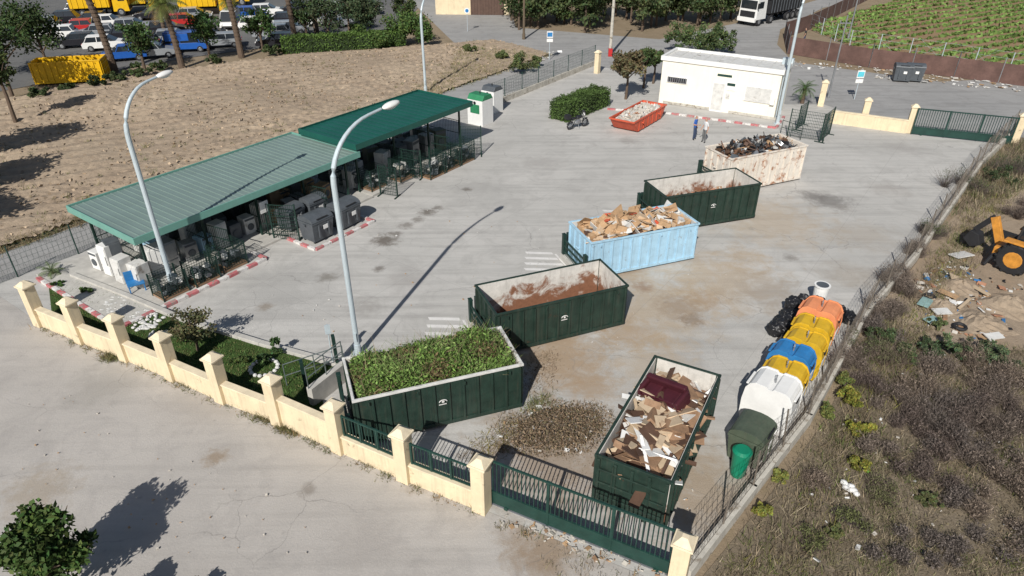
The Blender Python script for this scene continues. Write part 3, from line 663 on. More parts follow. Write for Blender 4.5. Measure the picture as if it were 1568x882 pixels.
# ---------------- containers
def fit(FL,FR,BR_,BL,z):
    P=[G(*q,z) for q in (FL,FR,BR_,BL)]; c=(P[0]+P[1]+P[2]+P[3])/4; a=(P[1]-P[0])+(P[2]-P[3]); L_=a.length/2
    an=math.atan2(a.y,a.x); n=Vector((-sin(an),cos(an),0)); W=(((P[3]-P[0])+(P[2]-P[1]))/2).dot(n); c.z=0
    return c,an,L_,W
def container(name,c,an,L_,W,H,out,inn,door=1,rimm=None,logo=True,floorm=INR):
    e=empty(name,c,an); t=.05; z0=.18
    mb=MB()
    mb.box((0,0,z0),(L_-.1,W-.1,.08),1)
    for sy in (-1,1): mb.box((0,sy*(W/2-.02),(z0+H)/2),(L_-.04,.03,H-z0),0); mb.box((0,sy*(W/2-.05),(z0+H)/2+.02),(L_-.14,.03,H-z0-.05),2)
    for sx in (-1,1): mb.box((sx*(L_/2-.02),0,(z0+H)/2),(.03,W-.14,H-z0),0); mb.box((sx*(L_/2-.05),0,(z0+H)/2+.02),(.03,W-.22,H-z0-.05),2)
    mb.build('shell',[out,floorm,inn],parent=e)
    mb=MB()
    n=int(L_/.5)
    for k in range(n+1):
        x=-L_/2+.08+(L_-.16)*k/n
        for sy in (-1,1): mb.box((x,sy*(W/2+.025),(z0+H)/2-.03),(.09,.07,H-z0-.12),0,top=(.8,1))
    m=int(W/.5)
    for k in range(m+1):
        y=-W/2+.1+(W-.2)*k/m
        for sx in (-1,1): mb.box((sx*(L_/2+.025),y,(z0+H)/2-.03),(.07,.09,H-z0-.12))
    for sy in (-1,1):
        mb.box((0,sy*(W/2-.0),H-.01),(L_+.1,.085,.09),1); mb.box((0,sy*(W/2-.02),z0+.02),(L_+.02,.12,.15)); mb.box((0,sy*W*.22,.09),(L_,.14,.16))
    for sx in (-1,1):
        mb.box((sx*L_/2,0,H-.01),(.085,W-.09,.09),1); mb.box((sx*(L_/2-.02),0,z0+.02),(.1,W-.16,.15))
        for sy in (-1,1): mb.cyl((sx*(L_/2-.25),sy*W*.22-.12,.1),(sx*(L_/2-.25),sy*W*.22+.12,.1),.1,.1,0,12)
    for y in (-W*.25,W*.25): mb.cyl((door*(L_/2+.08),y,.3),(door*(L_/2+.08),y,H-.15),.025,.025,0,8)
    for z in (.5,1.0,1.5): mb.box((door*(L_/2+.06),0,z),(.05,W*.9,.06))
    for k in range(4): mb.box((0+(-1.5+k)*L_*.28,-W/2-.075,H-.2),(.05,.05,.12))
    mb.cyl((-door*(L_/2+.1),-.1,H*.6),(-door*(L_/2+.1),.1,H*.6),.04,.04,0,8)
    mb.build('ribs',[out,rimm or out],parent=e,bevel=.01)
    if logo:
        mb=MB(); yy=-W/2-.075; pts=[(0.02+.13*cos(t),yy,H*.6+.08*sin(t)) for t in np.linspace(.1,pi,8)]
        mb.tube(pts,.018,0,6); mb.ell((.02,yy,H*.6),(.05,.012,.045),0); mb.box((.0,yy,H*.6-.1),(.26,.012,.035),0)
        mb.build('logo',[WHITED],parent=e)
    return e
HTc=1.95
C=[fit((543,612),(795,557),(765,503),(530,550),HTc),fit((762,482),(953,437),(925,398),(728,437),HTc),fit((905,374),(1072,342),(1035,312),(865,340),HTc),fit((1017,305),(1166,280),(1130,258),(987,275),2.05),fit((1108,247),(1240,222),(1205,203),(1077,224),2.2)]
specs=[('green_waste_container',GRN,INW,HTc,WHITED),('green_rolloff_container',GRN,INW,HTc,None),('blue_cardboard_container',BLUEC,WHITED,HTc,BLUEC),('green_rolloff_container',GRN,INW,2.05,None),('rusty_white_scrap_container',WHTC,WHTC,2.2,WHTC)]
CC=[]
for i in range(5):
    c,a,l,w=C[i]; l=5.6; w=2.3
    nm,o,inn_,H,rm=specs[i]; container(nm,c,a,l,w,H,o,inn_,1,rm,logo=i in (0,1,3)); CC.append((c,a,l,w))
P=[G(*q,HTc) for q in ((912,700),(1030,735),(1100,573),(1005,548))]; c6=(P[0]+P[1]+P[2]+P[3])/4; c6.z=0; ax=(P[3]-P[0])+(P[2]-P[1]); a6=math.atan2(ax.y,ax.x); L6=ax.length/2
container('wood_debris_container',c6,a6,L6,2.2,HTc,GRN,INW,-1,None,logo=False)
def loc2w(c,a,x,y,z): return Vector((c.x+x*cos(a)-y*sin(a),c.y+x*sin(a)+y*cos(a),z))
def heap(name,c,a,l,w,z0,zt,n,mats,wts,size,bump=.4,flat=.5,base=None):
    mb=MB()
    nx,ny=20,10
    vs=[(-l/2+l*i/nx,-w/2+w*j/ny,z0+(zt-z0)*(sin(pi*min(1,max(0,i/nx)))**.4*sin(pi*j/ny)**.4*.8+.05)+random.uniform(-.08,.08)) for i in range(nx+1) for j in range(ny+1)]
    fs=[(i*(ny+1)+j,(i+1)*(ny+1)+j,(i+1)*(ny+1)+j+1,i*(ny+1)+j+1) for i in range(nx) for j in range(ny)]
    mb.add(vs,fs,len(mats))
    for k in range(n):
        x=random.uniform(-.46,.46)*l;y=random.uniform(-.42,.42)*w
        sz=size[random.randrange(len(size))]; f=random.uniform(.5,1.3)
        R=Matrix.Rotation(random.random()*6.3,3,'Z')@Matrix.Rotation(random.gauss(0,flat),3,'X')@Matrix.Rotation(random.gauss(0,flat),3,'Y')
        z=z0+(zt-z0)*((1-abs(2*x/l)**3)*(1-abs(2*y/w)**3)*.9+.1)+random.uniform(-.1,bump)
        mb.box((x,y,z),(sz[0]*f,sz[1]*f,sz[2]),random.choices(range(len(mats)),wts)[0],R=R)
    return mb.build(name,mats+[base or WOODD],(c.x,c.y,0),a)
c,a,l,w=CC[0]
def pruned(name,c,a,l,w,z0,zt,n,cols,size=.07):
    X=(rng.random(n)-.5)*l*.96;Y=(rng.random(n)-.5)*w*.94
    top=z0+(zt-z0)*(1-np.abs(2*X/l)**6)*(1-np.abs(2*Y/w)**4)*(.65+.35*np.sin(X*2.3+1)*np.cos(Y*2+X))
    Z=top+rng.normal(size=n)*.11
    ca,sa=cos(a),sin(a); Pp=np.stack([c.x+X*ca-Y*sa,c.y+X*sa+Y*ca,Z],1)
    cl=np.array(cols); ii=((np.sin(X*3+Y*2)+np.cos(Y*4-X)+rng.normal(size=n)*.8)*.5+1.1)/2*len(cl); ii=np.clip(ii.astype(int),0,len(cl)-1)
    cc=cl[ii]*(.4+1.2*rng.random((n,1)))
    V=leafq(Pp,size,.4,.3)
    m=n//8; B=blades(Pp[:m],.2+.45*rng.random(m),np.full(m,.016),1.2)
    cb=np.array([[.20,.16,.09],[.12,.19,.05]])[rng.integers(0,2,m)]*(.6+rng.random((m,1)))
    return quads(name,np.concatenate([V,B]),np.concatenate([cc,cb]))
pruned('garden_waste_heap',c,a,l-.1,w-.1,1.72,2.5,20000,[(.14,.10,.05),(.08,.12,.03),(.12,.20,.04),(.15,.24,.06),(.10,.17,.04),(.17,.24,.07)],.065)
mb=MB(); mb.box((0,0,1.0),(l-.3,w-.3,1.3)); mb.build('compacted_waste_core',[M('waste_core',(.06,.07,.03),.9,var=.5,scale=5)],(c.x,c.y,0),a)
c,a,l,w=CC[2]; heap('cardboard_heap',c,a,l-.2,w-.2,1.5,2.1,230,[CARD,CARD2,WHITED,WOODD,CARD,REDC],[5,4,2,.5,3,.15],[(.7,.5,.03),(.45,.35,.22),(.8,.4,.02),(.35,.3,.25),(.5,.5,.015),(1.0,.5,.02)],.2)
c,a,l,w=CC[4]; heap('scrap_metal_heap',c,a,l-.2,w-.2,1.55,2.35,330,[BLK,GRY,STEEL,WHITED,INR,CARD,WOODD],[4,3,2,1.2,2.5,1.5,2],[(.7,.04,.04),(.4,.3,.1),(.3,.2,.2),(.9,.05,.03),(.3,.3,.02)],.25,flat=.9)
heap('wood_debris_heap',c6,a6,L6-.25,1.95,1.15,1.7,210,[WOOD,WOODL,WHITE,WOODD,CARD2,WHITED],[5,3,2.5,4,1.5,1.5],[(1.4,.16,.03),(.9,.6,.03),(1.2,.1,.06),(.5,.4,.03),(.6,.3,.2),(.7,.45,.02),(1.6,.3,.025)],.28,flat=.3)
mb=MB(); mb.box((0,0,.2),(1.5,.7,.35)); mb.box((0,.32,.45),(1.5,.2,.5)); mb.box((-.72,0,.4),(.16,.7,.35)); mb.box((.72,0,.4),(.16,.7,.35)); mb.box((-.36,-.02,.42),(.55,.55,.12)); mb.box((.3,-.02,.42),(.6,.55,.12))
so=mb.build('maroon_sofa',[MAR],loc2w(c6,a6,.9,.15,1.6),a6-1.9,bevel=.05); so.rotation_euler=(.3,-.2,a6-1.9)
c,a,l,w=CC[1]; heap('loose_rubbish',c,a,l-.4,w-.4,.25,.3,30,[INR,RUBB,WOOD,GRY],[3,2,1,1],[(.2,.1,.05),(.1,.1,.05)],.05,base=INR)
c,a,l,w=CC[3]; heap('brown_rubble_heap',c,a,l-.3,w-.3,.75,1.15,180,[INR,RUBB,WOOD,CARD,WOODD,RUB],[4,1,2,1,2,1],[(.4,.25,.08),(.25,.2,.12),(.7,.1,.04)],.12,base=DIRT)
# red skip
Pk=[G(*q,.95) for q in ((964,196),(1028,158),(992,148),(923,182))]; cs=(Pk[0]+Pk[1]+Pk[2]+Pk[3])/4; cs.z=0; ax2=(Pk[1]-Pk[0])+(Pk[2]-Pk[3]); as_=math.atan2(ax2.y,ax2.x); Ls=min(ax2.length/2,5.4); Ws=1.9
mb=MB()
pr=[(-Ls/2,.95),(-Ls/2+.75,.1),(Ls/2-.75,.1),(Ls/2,.95)]
for sy in (-1,1): mb.prism(pr,sy*Ws/2-.03,sy*Ws/2+.03,0)
mb.prism([(-Ls/2+.75,.1),(Ls/2-.75,.1),(Ls/2-.75,.16),(-Ls/2+.75,.16)],-Ws/2,Ws/2,0)
for sx in (-1,1): mb.bar((sx*(Ls/2-.75),0,.12),(sx*Ls/2,0,.95),Ws-.05,0,.05)
for sy in (-1,1):
    mb.box((0,sy*(Ws/2+.03),.93),(Ls+.05,.1,.1))
    for x in np.linspace(-Ls/2+.9,Ls/2-.9,6): mb.box((x,sy*(Ws/2+.04),.5),(.08,.06,.78))
    for x in (-Ls*.25,Ls*.25): mb.cyl((x,sy*(Ws/2+.02),.6),(x,sy*(Ws/2+.18),.6),.05,.05,0,8)
for sx in (-1,1): mb.box((sx*Ls/2,0,.93),(.1,Ws,.1))
mb.build('red_skip',[REDC],cs,as_,bevel=.01)
heap('rubble_heap',cs,as_,Ls-.6,Ws-.15,.72,1.0,220,[RUB,RUB,RUBB,WHITED],[5,3,.8,1.2],[(.3,.25,.15),(.2,.15,.12),(.4,.2,.05)],.1,flat=.8,base=RUB)
# ---------------- dock rails & hatch
HATCH=M('hatch_paint',(.66,.64,.61),.8,var=.1,rust=(.47,.45,.42),ramt=.22,rscale=5)
for i,(c,a,l,w) in enumerate(CC):
    mb=MB(); x0=-l/2-.25
    for y in (-w/2+.05,w/2): 
        mb.box((x0,y,.66),(.14,.2,1.32)); mb.box((x0,y,1.35),(.16,.22,.05))
    for z in (.5,.8,1.1): mb.bar((x0,-w/2,z),(x0,w/2,z),.07)
    for y in np.arange(-w/2,w/2,.13): mb.box((x0,y,.62),(.02,.02,1.0))
    mb.box((x0,0,.16),(.25,w+.2,.3),1)
    yb=w/2+.3
    for x in (-l/2+.1,-l/2+2.4): mb.box((x,yb,.62),(.14,.14,1.24))
    mb.tube([(-l/2+.1,yb,1.1),(-l/2+1.2,yb,.85),(-l/2+2.4,yb,1.1)],.02,0,6)
    mb.build('dock_guard_rail',[GDK,KERB],c,a,bevel=.008)
    if i==0: continue
    mb=MB()
    for k in range(6):
        y=-w/2-.1+k*.6; xx=x0-.25; ln=2.3-.22*k
        mb.add([(xx,y,0.0),(xx-ln,y+ln*.45,0.0),(xx-ln,y+ln*.45+.24,0.0),(xx,y+.24,0.0)],[(0,1,2,3)])
    mb.add([(x0-.1,-w/2-.2,0),(x0-.2,-w/2-.2,0),(x0-.2,w/2+.6,0),(x0-.1,w/2+.6,0)],[(0,1,2,3)])
    mb.build('hatch_markings',[HATCH],(c.x,c.y,.009),a)
kerbline('bay_wall',[G(478,622),G(530,580)],.25,.8,False,1.2)
HR=M('handrail_grey',(.16,.19,.18),.5,.3)
def handrail(pts,h=1.0,z0=0,mat=HR):
    mb=MB()
    for i in range(len(pts)-1):
        a,b=pts[i],pts[i+1]
        for z in (h*.5,h): mb.cyl(a+Vector((0,0,z+z0)),b+Vector((0,0,z+z0)),.02,.02,0,6)
        for t in (0,.5,1): mb.cyl(a.lerp(b,t)+Vector((0,0,z0)),a.lerp(b,t)+Vector((0,0,h+z0)),.02,.02,0,6)
    mb.build('handrail',[mat])
handrail([G(478,622),G(530,580)],.9,.8); handrail([G(440,592),G(528,562)],1.0,0)
for u,v in ((470,600),(517,560)):
    mb=MB(); mb.box((0,0,.7),(.12,.22,1.4)); mb.box((0,0,.02),(.25,.3,.04)); mb.build('steel_post',[GDK],G(u,v),.4,bevel=.01)
mb=MB(); mb.cyl((0,0,0),(0,0,1.9),.025,.025); mb.box((0,-.04,1.7),(.2,.03,.4),0); mb.build('blank_sign_post',[GALV],G(511,560),.3)
screen(G(1232,213),-.5,2.4,2.0); screen(G(1262,212),.9,2.2,2.0); screen(G(1225,195),.9,1.6,1.8)
handrail([G(1195,205),G(1225,215)],1.0,0,GDK)
kerbline('painted_kerb',[G(930,168),G(1005,172),G(1188,197),G(1200,180)],.2,.13,True,.6)
# ---------------- debris on yard floor
Pd=[G(760,692),G(772,645),G(850,612),G(930,622),G(948,650),G(905,695),G(830,702)]
gb=[(.17,.115,.07),(.22,.155,.10),(.12,.085,.055),(.13,.11,.06),(.26,.19,.12)]
T=tufts(Pd,750,7,.1,gb,.12,.02,2.5)
cp=sum((Vector(p) for p in Pd),Vector())/7
Td=np.concatenate([scatter(Pd,2400),scatter([cp+(p-cp)*.75 for p in Pd],4200)]); nn_=len(Td); Td[:,2]=.02+.2*rng.random(nn_)*np.exp(-((Td[:,0]-cp.x)**2/3.2+(Td[:,1]-cp.y)**2/1.2))*1.5
T2=(leafq(Td,.042,.4,1.2),np.array(gb)[rng.integers(0,5,nn_)]*(.5+.9*rng.random((nn_,1))))
Pe=[G(800,590),G(812,545),G(850,540),G(845,580),G(815,610)]
T3=tufts(Pe,130,7,.14,gb,.2,.02,2)
T4=tufts([G(700,708),G(760,640),G(795,625),G(800,640),G(770,700)],110,8,.2,[(.2,.15,.1),(.2,.17,.06)],.15,.02,1.6)
T5=tufts([G(880,690),G(905,700),G(900,760),G(860,750)],40,7,.06,gb,.2,.02,2)
T6=tufts([G(800,620),G(850,600),G(850,612),G(810,640)],50,9,.25,[(.12,.15,.05),(.15,.13,.06)],.15,.02,1.6)
quads('dead_branches',*cat([T,T2,T3,T4,T5,T6]))
L=[]
for i in range(9):
    a,b=PG[i],PG[i+1]; d=(b-a).normalized(); nn=Vector((d.y,-d.x,0))
    L.append(tufts([a+nn*.12,b+nn*.12,b+nn*.3,a+nn*.25],20 if i!=5 else 50,10,.17,[(.18,.15,.08),(.14,.14,.06),(.09,.11,.04),(.24,.16,.08)],.1,.018,.9))
for (u,v) in ((408,640),(375,615),(440,655),(170,548)):
    g=G(u,v); L.append(tufts([g+Vector((-.35,-.1,0)),g+Vector((.35,-.3,0)),g+Vector((.3,.1,0)),g+Vector((-.3,.2,0))],40,12,.26,[(.12,.13,.05),(.18,.15,.07)],.1,.018,.9))
quads('wall_weeds',*cat(L))
mb=MB()
def litter(poly,n,smin,smax,mats,hz=.03):
    P_=scatter(poly,n)
    for p in P_:
        R=Matrix.Rotation(random.random()*6.3,3,'Z')@Matrix.Rotation(random.gauss(0,.35),3,'X')
        s_=smin+(smax-smin)*random.random()**2; mb.box((p[0],p[1],hz+s_*.12),(s_,s_*random.uniform(.3,.9),hz),random.choice(mats),R=R)
litter([G(770,785),G(1030,872),G(1000,890),G(880,850),G(760,800)],110,.03,.16,[0,3,0,4,0])
litter([G(1400,430),G(1470,385),G(1530,470),G(1560,520),G(1490,530),G(1420,500)],240,.05,.4,[0,2,3,4,1,4,0,6,5,7])
litter([G(1380,520),G(1568,560),G(1568,870),G(1200,870),G(1300,600)],90,.04,.2,[1,2,0,7])
litter([G(1340,100),G(1568,128),G(1568,142),G(1340,120)],160,.1,.45,[1,2,3,0,0,2])
litter([G(1215,95),G(1345,100),G(1345,112),G(1215,105)],60,.1,.3,[1,2,3,0])
litter(Pd,40,.04,.2,[0,1,2,3])
litter([G(690,75),G(860,80),G(820,100),G(700,95)],120,.15,.5,[0,2,0,1])
litter([G(560,600),G(900,600),G(1150,420),G(700,300),G(300,480)],60,.03,.1,[0,2,3])
litter([G(960,650),G(1080,640),G(1060,780),G(1000,800)],30,.03,.12,[0,2,3,4])
litter([G(60,560),G(300,700),G(600,860),G(200,860),G(10,700)],50,.02,.07,[0,3])
litter([G(1500,425),G(1600,430),G(1600,480),G(1490,470)],60,.08,.35,[0,2,4,6,7])
mb.build('scattered_rubble',[RUB,WHITE,WHITED,CARD,WOOD,BLU,RUBB,BLK])
mb=MB()
for (u,v,lx,ly,rz_,m_) in [(1470,395,1.0,.6,.3,0),(1462,432,.7,.5,1.2,1),(1415,468,.8,.45,.8,2),(1440,482,.7,.4,.1,0),(1425,495,.6,.4,.4,2),(1520,520,.7,.35,.2,0),(1500,450,.8,.2,1.9,1),(1475,470,1.2,.12,.7,1),(1450,455,.8,.35,2.2,3)]:
    g=G(u,v); mb.box((g.x,g.y,.18),(lx,ly,.04),m_,R=Matrix.Rotation(rz_,3,'Z')@Matrix.Rotation(random.uniform(-.25,.25),3,'X'))
for k in range(8):
    g=G(random.uniform(1410,1530),random.uniform(420,510)); t=[(g.x+.22*cos(q)*1,g.y+.22*sin(q),.1+random.uniform(0,.02)) for q in np.linspace(0,2*pi,13)]
    if k<2: mb.tube(t,.07,4,6)
mb.build('discarded_boards',[WHITED,WOODL,M('teal_board',(.25,.38,.36),.7),CARD,BLK])
mb=MB()
g=G(1302,752); 
for k in range(7): mb.ell((g.x+random.uniform(-.18,.18),g.y+random.uniform(-.22,.22),.12),(random.uniform(.08,.16),.1,.08),0,7,5,Matrix.Rotation(random.random()*3,3,'Z'))
mb.build('white_plastic_bag',[WHITE])
mb=MB()
for (u,v,r,h) in [(1470,440,1.1,.35),(1505,495,1.2,.35),(1440,470,.9,.3),(1545,470,1.3,.5)]:
    g=G(u,v); nr_,na=9,18; vs=[];fs=[]
    for i in range(nr_+1):
        for k in range(na):
            t=2*pi*k/na; rr=r*i/nr_*(1+.15*sin(3*t+u)); z=h*(cos(pi*i/nr_)+1)/2+(random.uniform(-.05,.05) if i<nr_ else -.02)
            vs.append((g.x+cos(t)*rr,g.y+sin(t)*rr,z))
    for i in range(nr_):
        for k in range(na): fs.append((i*na+k,(i+1)*na+k,(i+1)*na+(k+1)%na,i*na+(k+1)%na))
    mb.add(vs,fs)
mb.build('earth_piles',[DIRT])
# ---------------- lamps
def lamp(name,p,head,z=9.0,rtop=.06,r0=.11):
    e=empty(name,p); h=Vector((head.x-p.x,head.y-p.y,0)); L_=h.length; d=h.normalized()
    mb=MB(); pts=[Vector((0,0,0)),Vector((0,0,2)),Vector((0,0,z-1.9))]
    for t in np.linspace(.1,1,10):
        a=t*pi/2*.93; pts.append(Vector((d.x*L_*.72*(1-cos(a)),d.y*L_*.72*(1-cos(a)),z-1.9+1.9*sin(a))))
    pts.append(d*L_*.85+Vector((0,0,z+.05)))
    n=len(pts); mb.tube(pts,[r0,r0*.92]+[r0+(rtop*.7-r0)*((i+2)/n) for i in range(n-2)],0,12)
    mb.cyl((0,0,0),(0,0,.5),r0*1.25,r0*1.2,0,12); mb.box((0,0,.02),(.45,.45,.05),0); mb.box((0,-r0*1.2,.9),(.1,.04,.35),0)
    mb.build('pole',[GALV],parent=e)
    mb=MB(); R=Matrix.Rotation(math.atan2(d.y,d.x),3,'Z')@Matrix.Rotation(-.08,3,'Y'); hp=d*(L_+.05)+Vector((0,0,z+.08))
    mb.ell(hp,(.42,.17,.11),0,14,8,R); mb.ell(hp+Vector((0,0,-.05)),(.28,.13,.1),1,12,6,R)
    mb.build('lamp_head',[WHITE,GALV],parent=e,smooth=True)
p=G(549,543); lamp('street_lamp',p,G(597,160,9.1),9.0)
p=G(268,449); lamp('street_lamp',p,G(250,113,9.1),9.0)
p=G(652,142); lamp('street_lamp',p,p+Vector((.9,2.2,0)),HT(p,-6),.06,.12)
p=G(1190,190); lamp('street_lamp',p,p+Vector((1.5,1.8,0)),9.5,.06,.11)
# ---------------- office building
pA,pB=G(1008,157),G(1184,184); d=pB-pA; Lb=d.length; an=math.atan2(d.y,d.x); Hb=3.45; Db=3.4
e=empty('office_building',pA,an)
mb=MB(); mb.box((Lb/2,Db/2,Hb/2),(Lb,Db,Hb)); mb.build('walls',[WALLW],parent=e,bevel=.01)
mb=MB(); t=.22
mb.box((Lb/2,-.0,Hb+.1),(Lb+.3,t,.34));mb.box((Lb/2,Db,Hb+.1),(Lb+.3,t,.34));mb.box((-.04,Db/2,Hb+.1),(t,Db-t,.34));mb.box((Lb+.04,Db/2,Hb+.1),(t,Db-t,.34))
mb.box((Lb/2,Db/2,Hb+.06),(Lb-.1,Db-.1,.08),1)
for k in range(1,int(Lb)): mb.box((k,Db/2,Hb+.12),(.06,Db-.3,.05),1)
mb.build('roof_parapet',[WHITE,WHITED],parent=e,bevel=.015)
mb=MB()
mb.box((1.35,-.03,2.0),(1.7,.08,.5),0); mb.box((1.35,-.055,1.99),(1.55,.06,.38),3)
for k in range(9): mb.box((.66+k*.172,-.1,2.0),(.05,.03,.42),1)
mb.box((4.7,-.03,1.1),(1.0,.08,2.2),0); mb.box((4.7,-.06,1.15),(.86,.04,2.04),2); mb.box((5.05,-.1,1.1),(.03,.05,.15),1)
mb.box((5.6,-.02,2.05),(.7,.04,.6),4); mb.box((5.6,-.045,2.2),(.6,.02,.2),5)
mb.box((5.45,-.02,1.3),(.3,.03,.4),2)
mb.box((7.7,-.04,1.75),(2.0,.1,1.15),0)
for k in range(10): mb.box((7.7,-.1,1.27+k*.105),(1.86,.03,.075),2)
mb.box((5.0,-.02,2.8),(1.1,.03,.16),5)
mb.box((Lb+.03,Db*.5,2.4),(.08,.9,.6),3)
mb.box((2.5,-.02,.12),(4.2,.04,.2),6);mb.box((7.5,-.02,.12),(3.6,.04,.2),6)
mb.build('windows_and_door',[WHITE,STEEL,WHITED,GLASS,WHITE,GRNF,WALLC],parent=e)
mb=MB(); mb.tube([(Lb+.1,.2,Hb),(Lb+.1,.2,.1)],.04,0,8); mb.box((Lb-.3,-.12,1.4),(.3,.2,.5),1); mb.box((8.9,Db-.6,Hb+.3),(.8,.4,.5),0); mb.build('downpipe_and_units',[GALV,WHITE],parent=e)
pc=G(668,22); e=empty('beige_warehouse',pc,-.05)
mb=MB(); mb.box((6.2,4,2.6),(12.5,8,5.2)); mb.build('walls',[CREAM],parent=e)
mb=MB(); mb.box((6.2,4,5.25),(12.9,8.4,.2)); mb.build('roof',[CARD],parent=e)
mb=MB(); mb.box((6.8,-.04,1.9),(4.4,.1,3.8),0); 
for k in range(12): mb.box((4.75+k*.37,-.12,1.9),(.05,.06,3.7),0)
mb.box((1.4,-.03,2.9),(1.2,.08,1),1)
mb.build('door_and_window',[M('brown_door',(.10,.06,.045),.7),GLASS],parent=e)
# ---------------- hedge, trees near office
HCORE=M('hedge_core',(.02,.035,.01),.9)
def hedge(name,p,an,L_,W,H,col=(.05,.085,.02),n=9000,size=.06):
    f=rng.random((n,3))
    face=rng.integers(0,5,n); X=(f[:,0]-.5)*L_;Y=(f[:,1]-.5)*W;Z=f[:,2]*H
    Z=np.where(face<=1,H,Z);Y=np.where(face==2,-W/2,np.where(face==3,W/2,Y));X=np.where(face==4,np.sign(X)*L_/2,X)
    j=rng.normal(size=(n,3))*.07; X=X+j[:,0];Y=Y+j[:,1];Z=Z+j[:,2]+.07*np.sin(X*2.5)+.05*np.sin(X*6+Y*5)
    ca,sa=cos(an),sin(an); P=np.stack([p.x+X*ca-Y*sa,p.y+X*sa+Y*ca,np.abs(Z)],1)
    c=np.array(col)*(.55+.8*rng.random((n,1)))*(1+.25*np.sin(X*1.7+Y*2)[:,None])
    e=empty(name); quads('leaves',leafq(P,size,.6),c,parent=e)
    mb=MB(); mb.box((0,0,H/2-.05),(L_-.12,W-.12,H-.12)); mb.build('inner_growth',[HCORE],(p.x,p.y,0),an,parent=e)
hp0,hp1=G(850,190),G(925,160); hc=(hp0+hp1)/2; 
hedge('trimmed_hedge',hc+Vector((0,.5,0)),math.atan2((hp1-hp0).y,(hp1-hp0).x),5.6,1.7,1.35,(.06,.10,.025))
tree('red_leaf_tree',G(958,152),4.2,2.0,2.6,.1,(.12,.10,.05),4200,.11,26)
tree('small_round_tree',G(985,135),3.6,1.3,2.2,.09,(.06,.09,.03),2200,.11,16)
tree('small_round_tree',G(1000,128),3.4,1.2,2.0,.09,(.06,.09,.03),1800,.11,16)
L=[]
for k in range(9):
    g=G(1045+k*11,100)+Vector((0,random.uniform(3,6),0)); h=random.uniform(3.0,4.2); L.append(foliage((g.x,g.y,h*.5),(1.2,1.2,h*.5),10,700,.12,(.07,.10,.035),.42))
quads('shrub_row',*cat(L))
for (u,v,r,h) in [(800,112,1.6,1.9),(770,92,.9,1.0),(820,103,.9,1.1),(720,80,1.0,.9)]:
    g=G(u,v); V,Cc=foliage((g.x,g.y,h*.5),(r,r,h*.55),14,1800,.09,(.09,.11,.04),.4); quads('roadside_bush',V,Cc)
palm('small_fan_palm',G(1228,158),1.2,1.1,22,.14,col=(.06,.11,.03),dead=(.06,.1,.03))
# ---------------- background trees
L=[]; tr=MB()
for k in range(26):
    u=785+k*13.5+random.uniform(-4,4); v=44+8*sin(k*.9) - (8 if u>1080 else 0) + random.uniform(-3,2)
    g=G(u,v); g=g+Vector((0,random.uniform(0,5),0)); h=random.uniform(4.5,7.5); r=random.uniform(2.2,3.2)
    L.append(foliage((g.x,g.y,h*.55),(r,r,h*.5),16,1500,.2,random.choice([(.045,.065,.022),(.06,.08,.03),(.07,.09,.035)]),.42))
    tr.tube([(g.x,g.y,0),(g.x,g.y,h*.7)],[.15,.08],0,6)
e=empty('distant_tree_row'); quads('crowns',*cat(L),parent=e); tr.build('trunks',[BARK],parent=e)
L=[]
for k in range(22):
    g=Vector((random.uniform(-5,60),random.uniform(112,135),0)); h=random.uniform(5,9); r=3.2
    L.append(foliage((g.x,g.y,h*.55),(r,r,h*.5),12,500,.33,(.04,.06,.02),.45))
quads('distant_tree_row',*cat(L))
lot=[G(-60,130),G(0,140),G(160,110),G(290,88),G(460,66),G(600,60),G(640,12),(-22,125),(-110,125),(-100,85)]
sheet('parking_lot',lot,0.006,LOT)
for (u,v,vt,fl,tr_,ln) in [(176,110,-60,2.2,.28,(-1.0,0)),(279,104,6,2.4,.25,(-.4,0)),(370,88,-50,2.2,.26,(-.3,0)),(452,64,-50,2.2,.25,(-.3,0)),(485,50,-40,2.2,.25,(0,0)),(355,40,2,1.8,.2,(0,0)),(255,60,0,1.8,.2,(0,0))]:
    g=G(u,v); palm('palm_tree',g,HT(g,vt),fl,30,tr_,ln,col=(.12,.15,.035))
for (u,v,vt,rad,col) in [(222,108,20,28,(.05,.085,.025)),(322,92,8,26,(.045,.085,.025)),(402,78,2,26,(.05,.09,.025)),(20,150,-15,70,(.035,.06,.018)),(75,110,-10,42,(.04,.065,.02)),(505,72,-20,30,(.045,.065,.03)),(560,62,-25,35,(.045,.065,.03)),(25,190,60,30,(.05,.07,.02)),(470,60,-10,25,(.045,.07,.025)),(-10,120,-30,60,(.03,.05,.018)),(535,50,-30,28,(.04,.06,.03)),(620,45,-15,24,(.05,.075,.025))]:
    g=G(u,v); h=HT(g,vt); r=rad/1045*(g.y*cT+HC*sT)
    tree('street_tree',g,h,r,min(h*.8,r*2.3),.13,col,4000 if rad>30 else 2400,.13,26)
hedge('hedge_row',(G(458,84)+G(590,72))/2+Vector((0,1,0)),.28,12.5,1.6,1.5,(.07,.12,.025),8000,.1)
V=[foliage((g.x,g.y,h*.5),(r,r,h*.52),14,2000,.13,(.06,.10,.025),.45) for g,r,h in [(G(610,70),2.2,3.4),(G(635,66),2.0,3.8),(G(650,72),1.4,2.6),(G(585,74),1.5,2.2),(G(550,66),1.7,2.5)]]
quads('laurel_bush_group',*cat(V))
V=[foliage((g.x,g.y,h*.5),(r,r,h*.52),10,900,.12,(.05,.07,.025),.45) for g,r,h in [(G(215,118),1.4,1.3),(G(180,125),1.5,1.2),(G(245,108),1.0,1.0),(G(330,98),1.0,1.0),(G(420,85),1.4,1.2),(G(150,132),1.2,1.0),(G(60,150),1.3,1.0),(G(100,140),1.0,.8)]]
quads('low_verge_bushes',*cat(V))
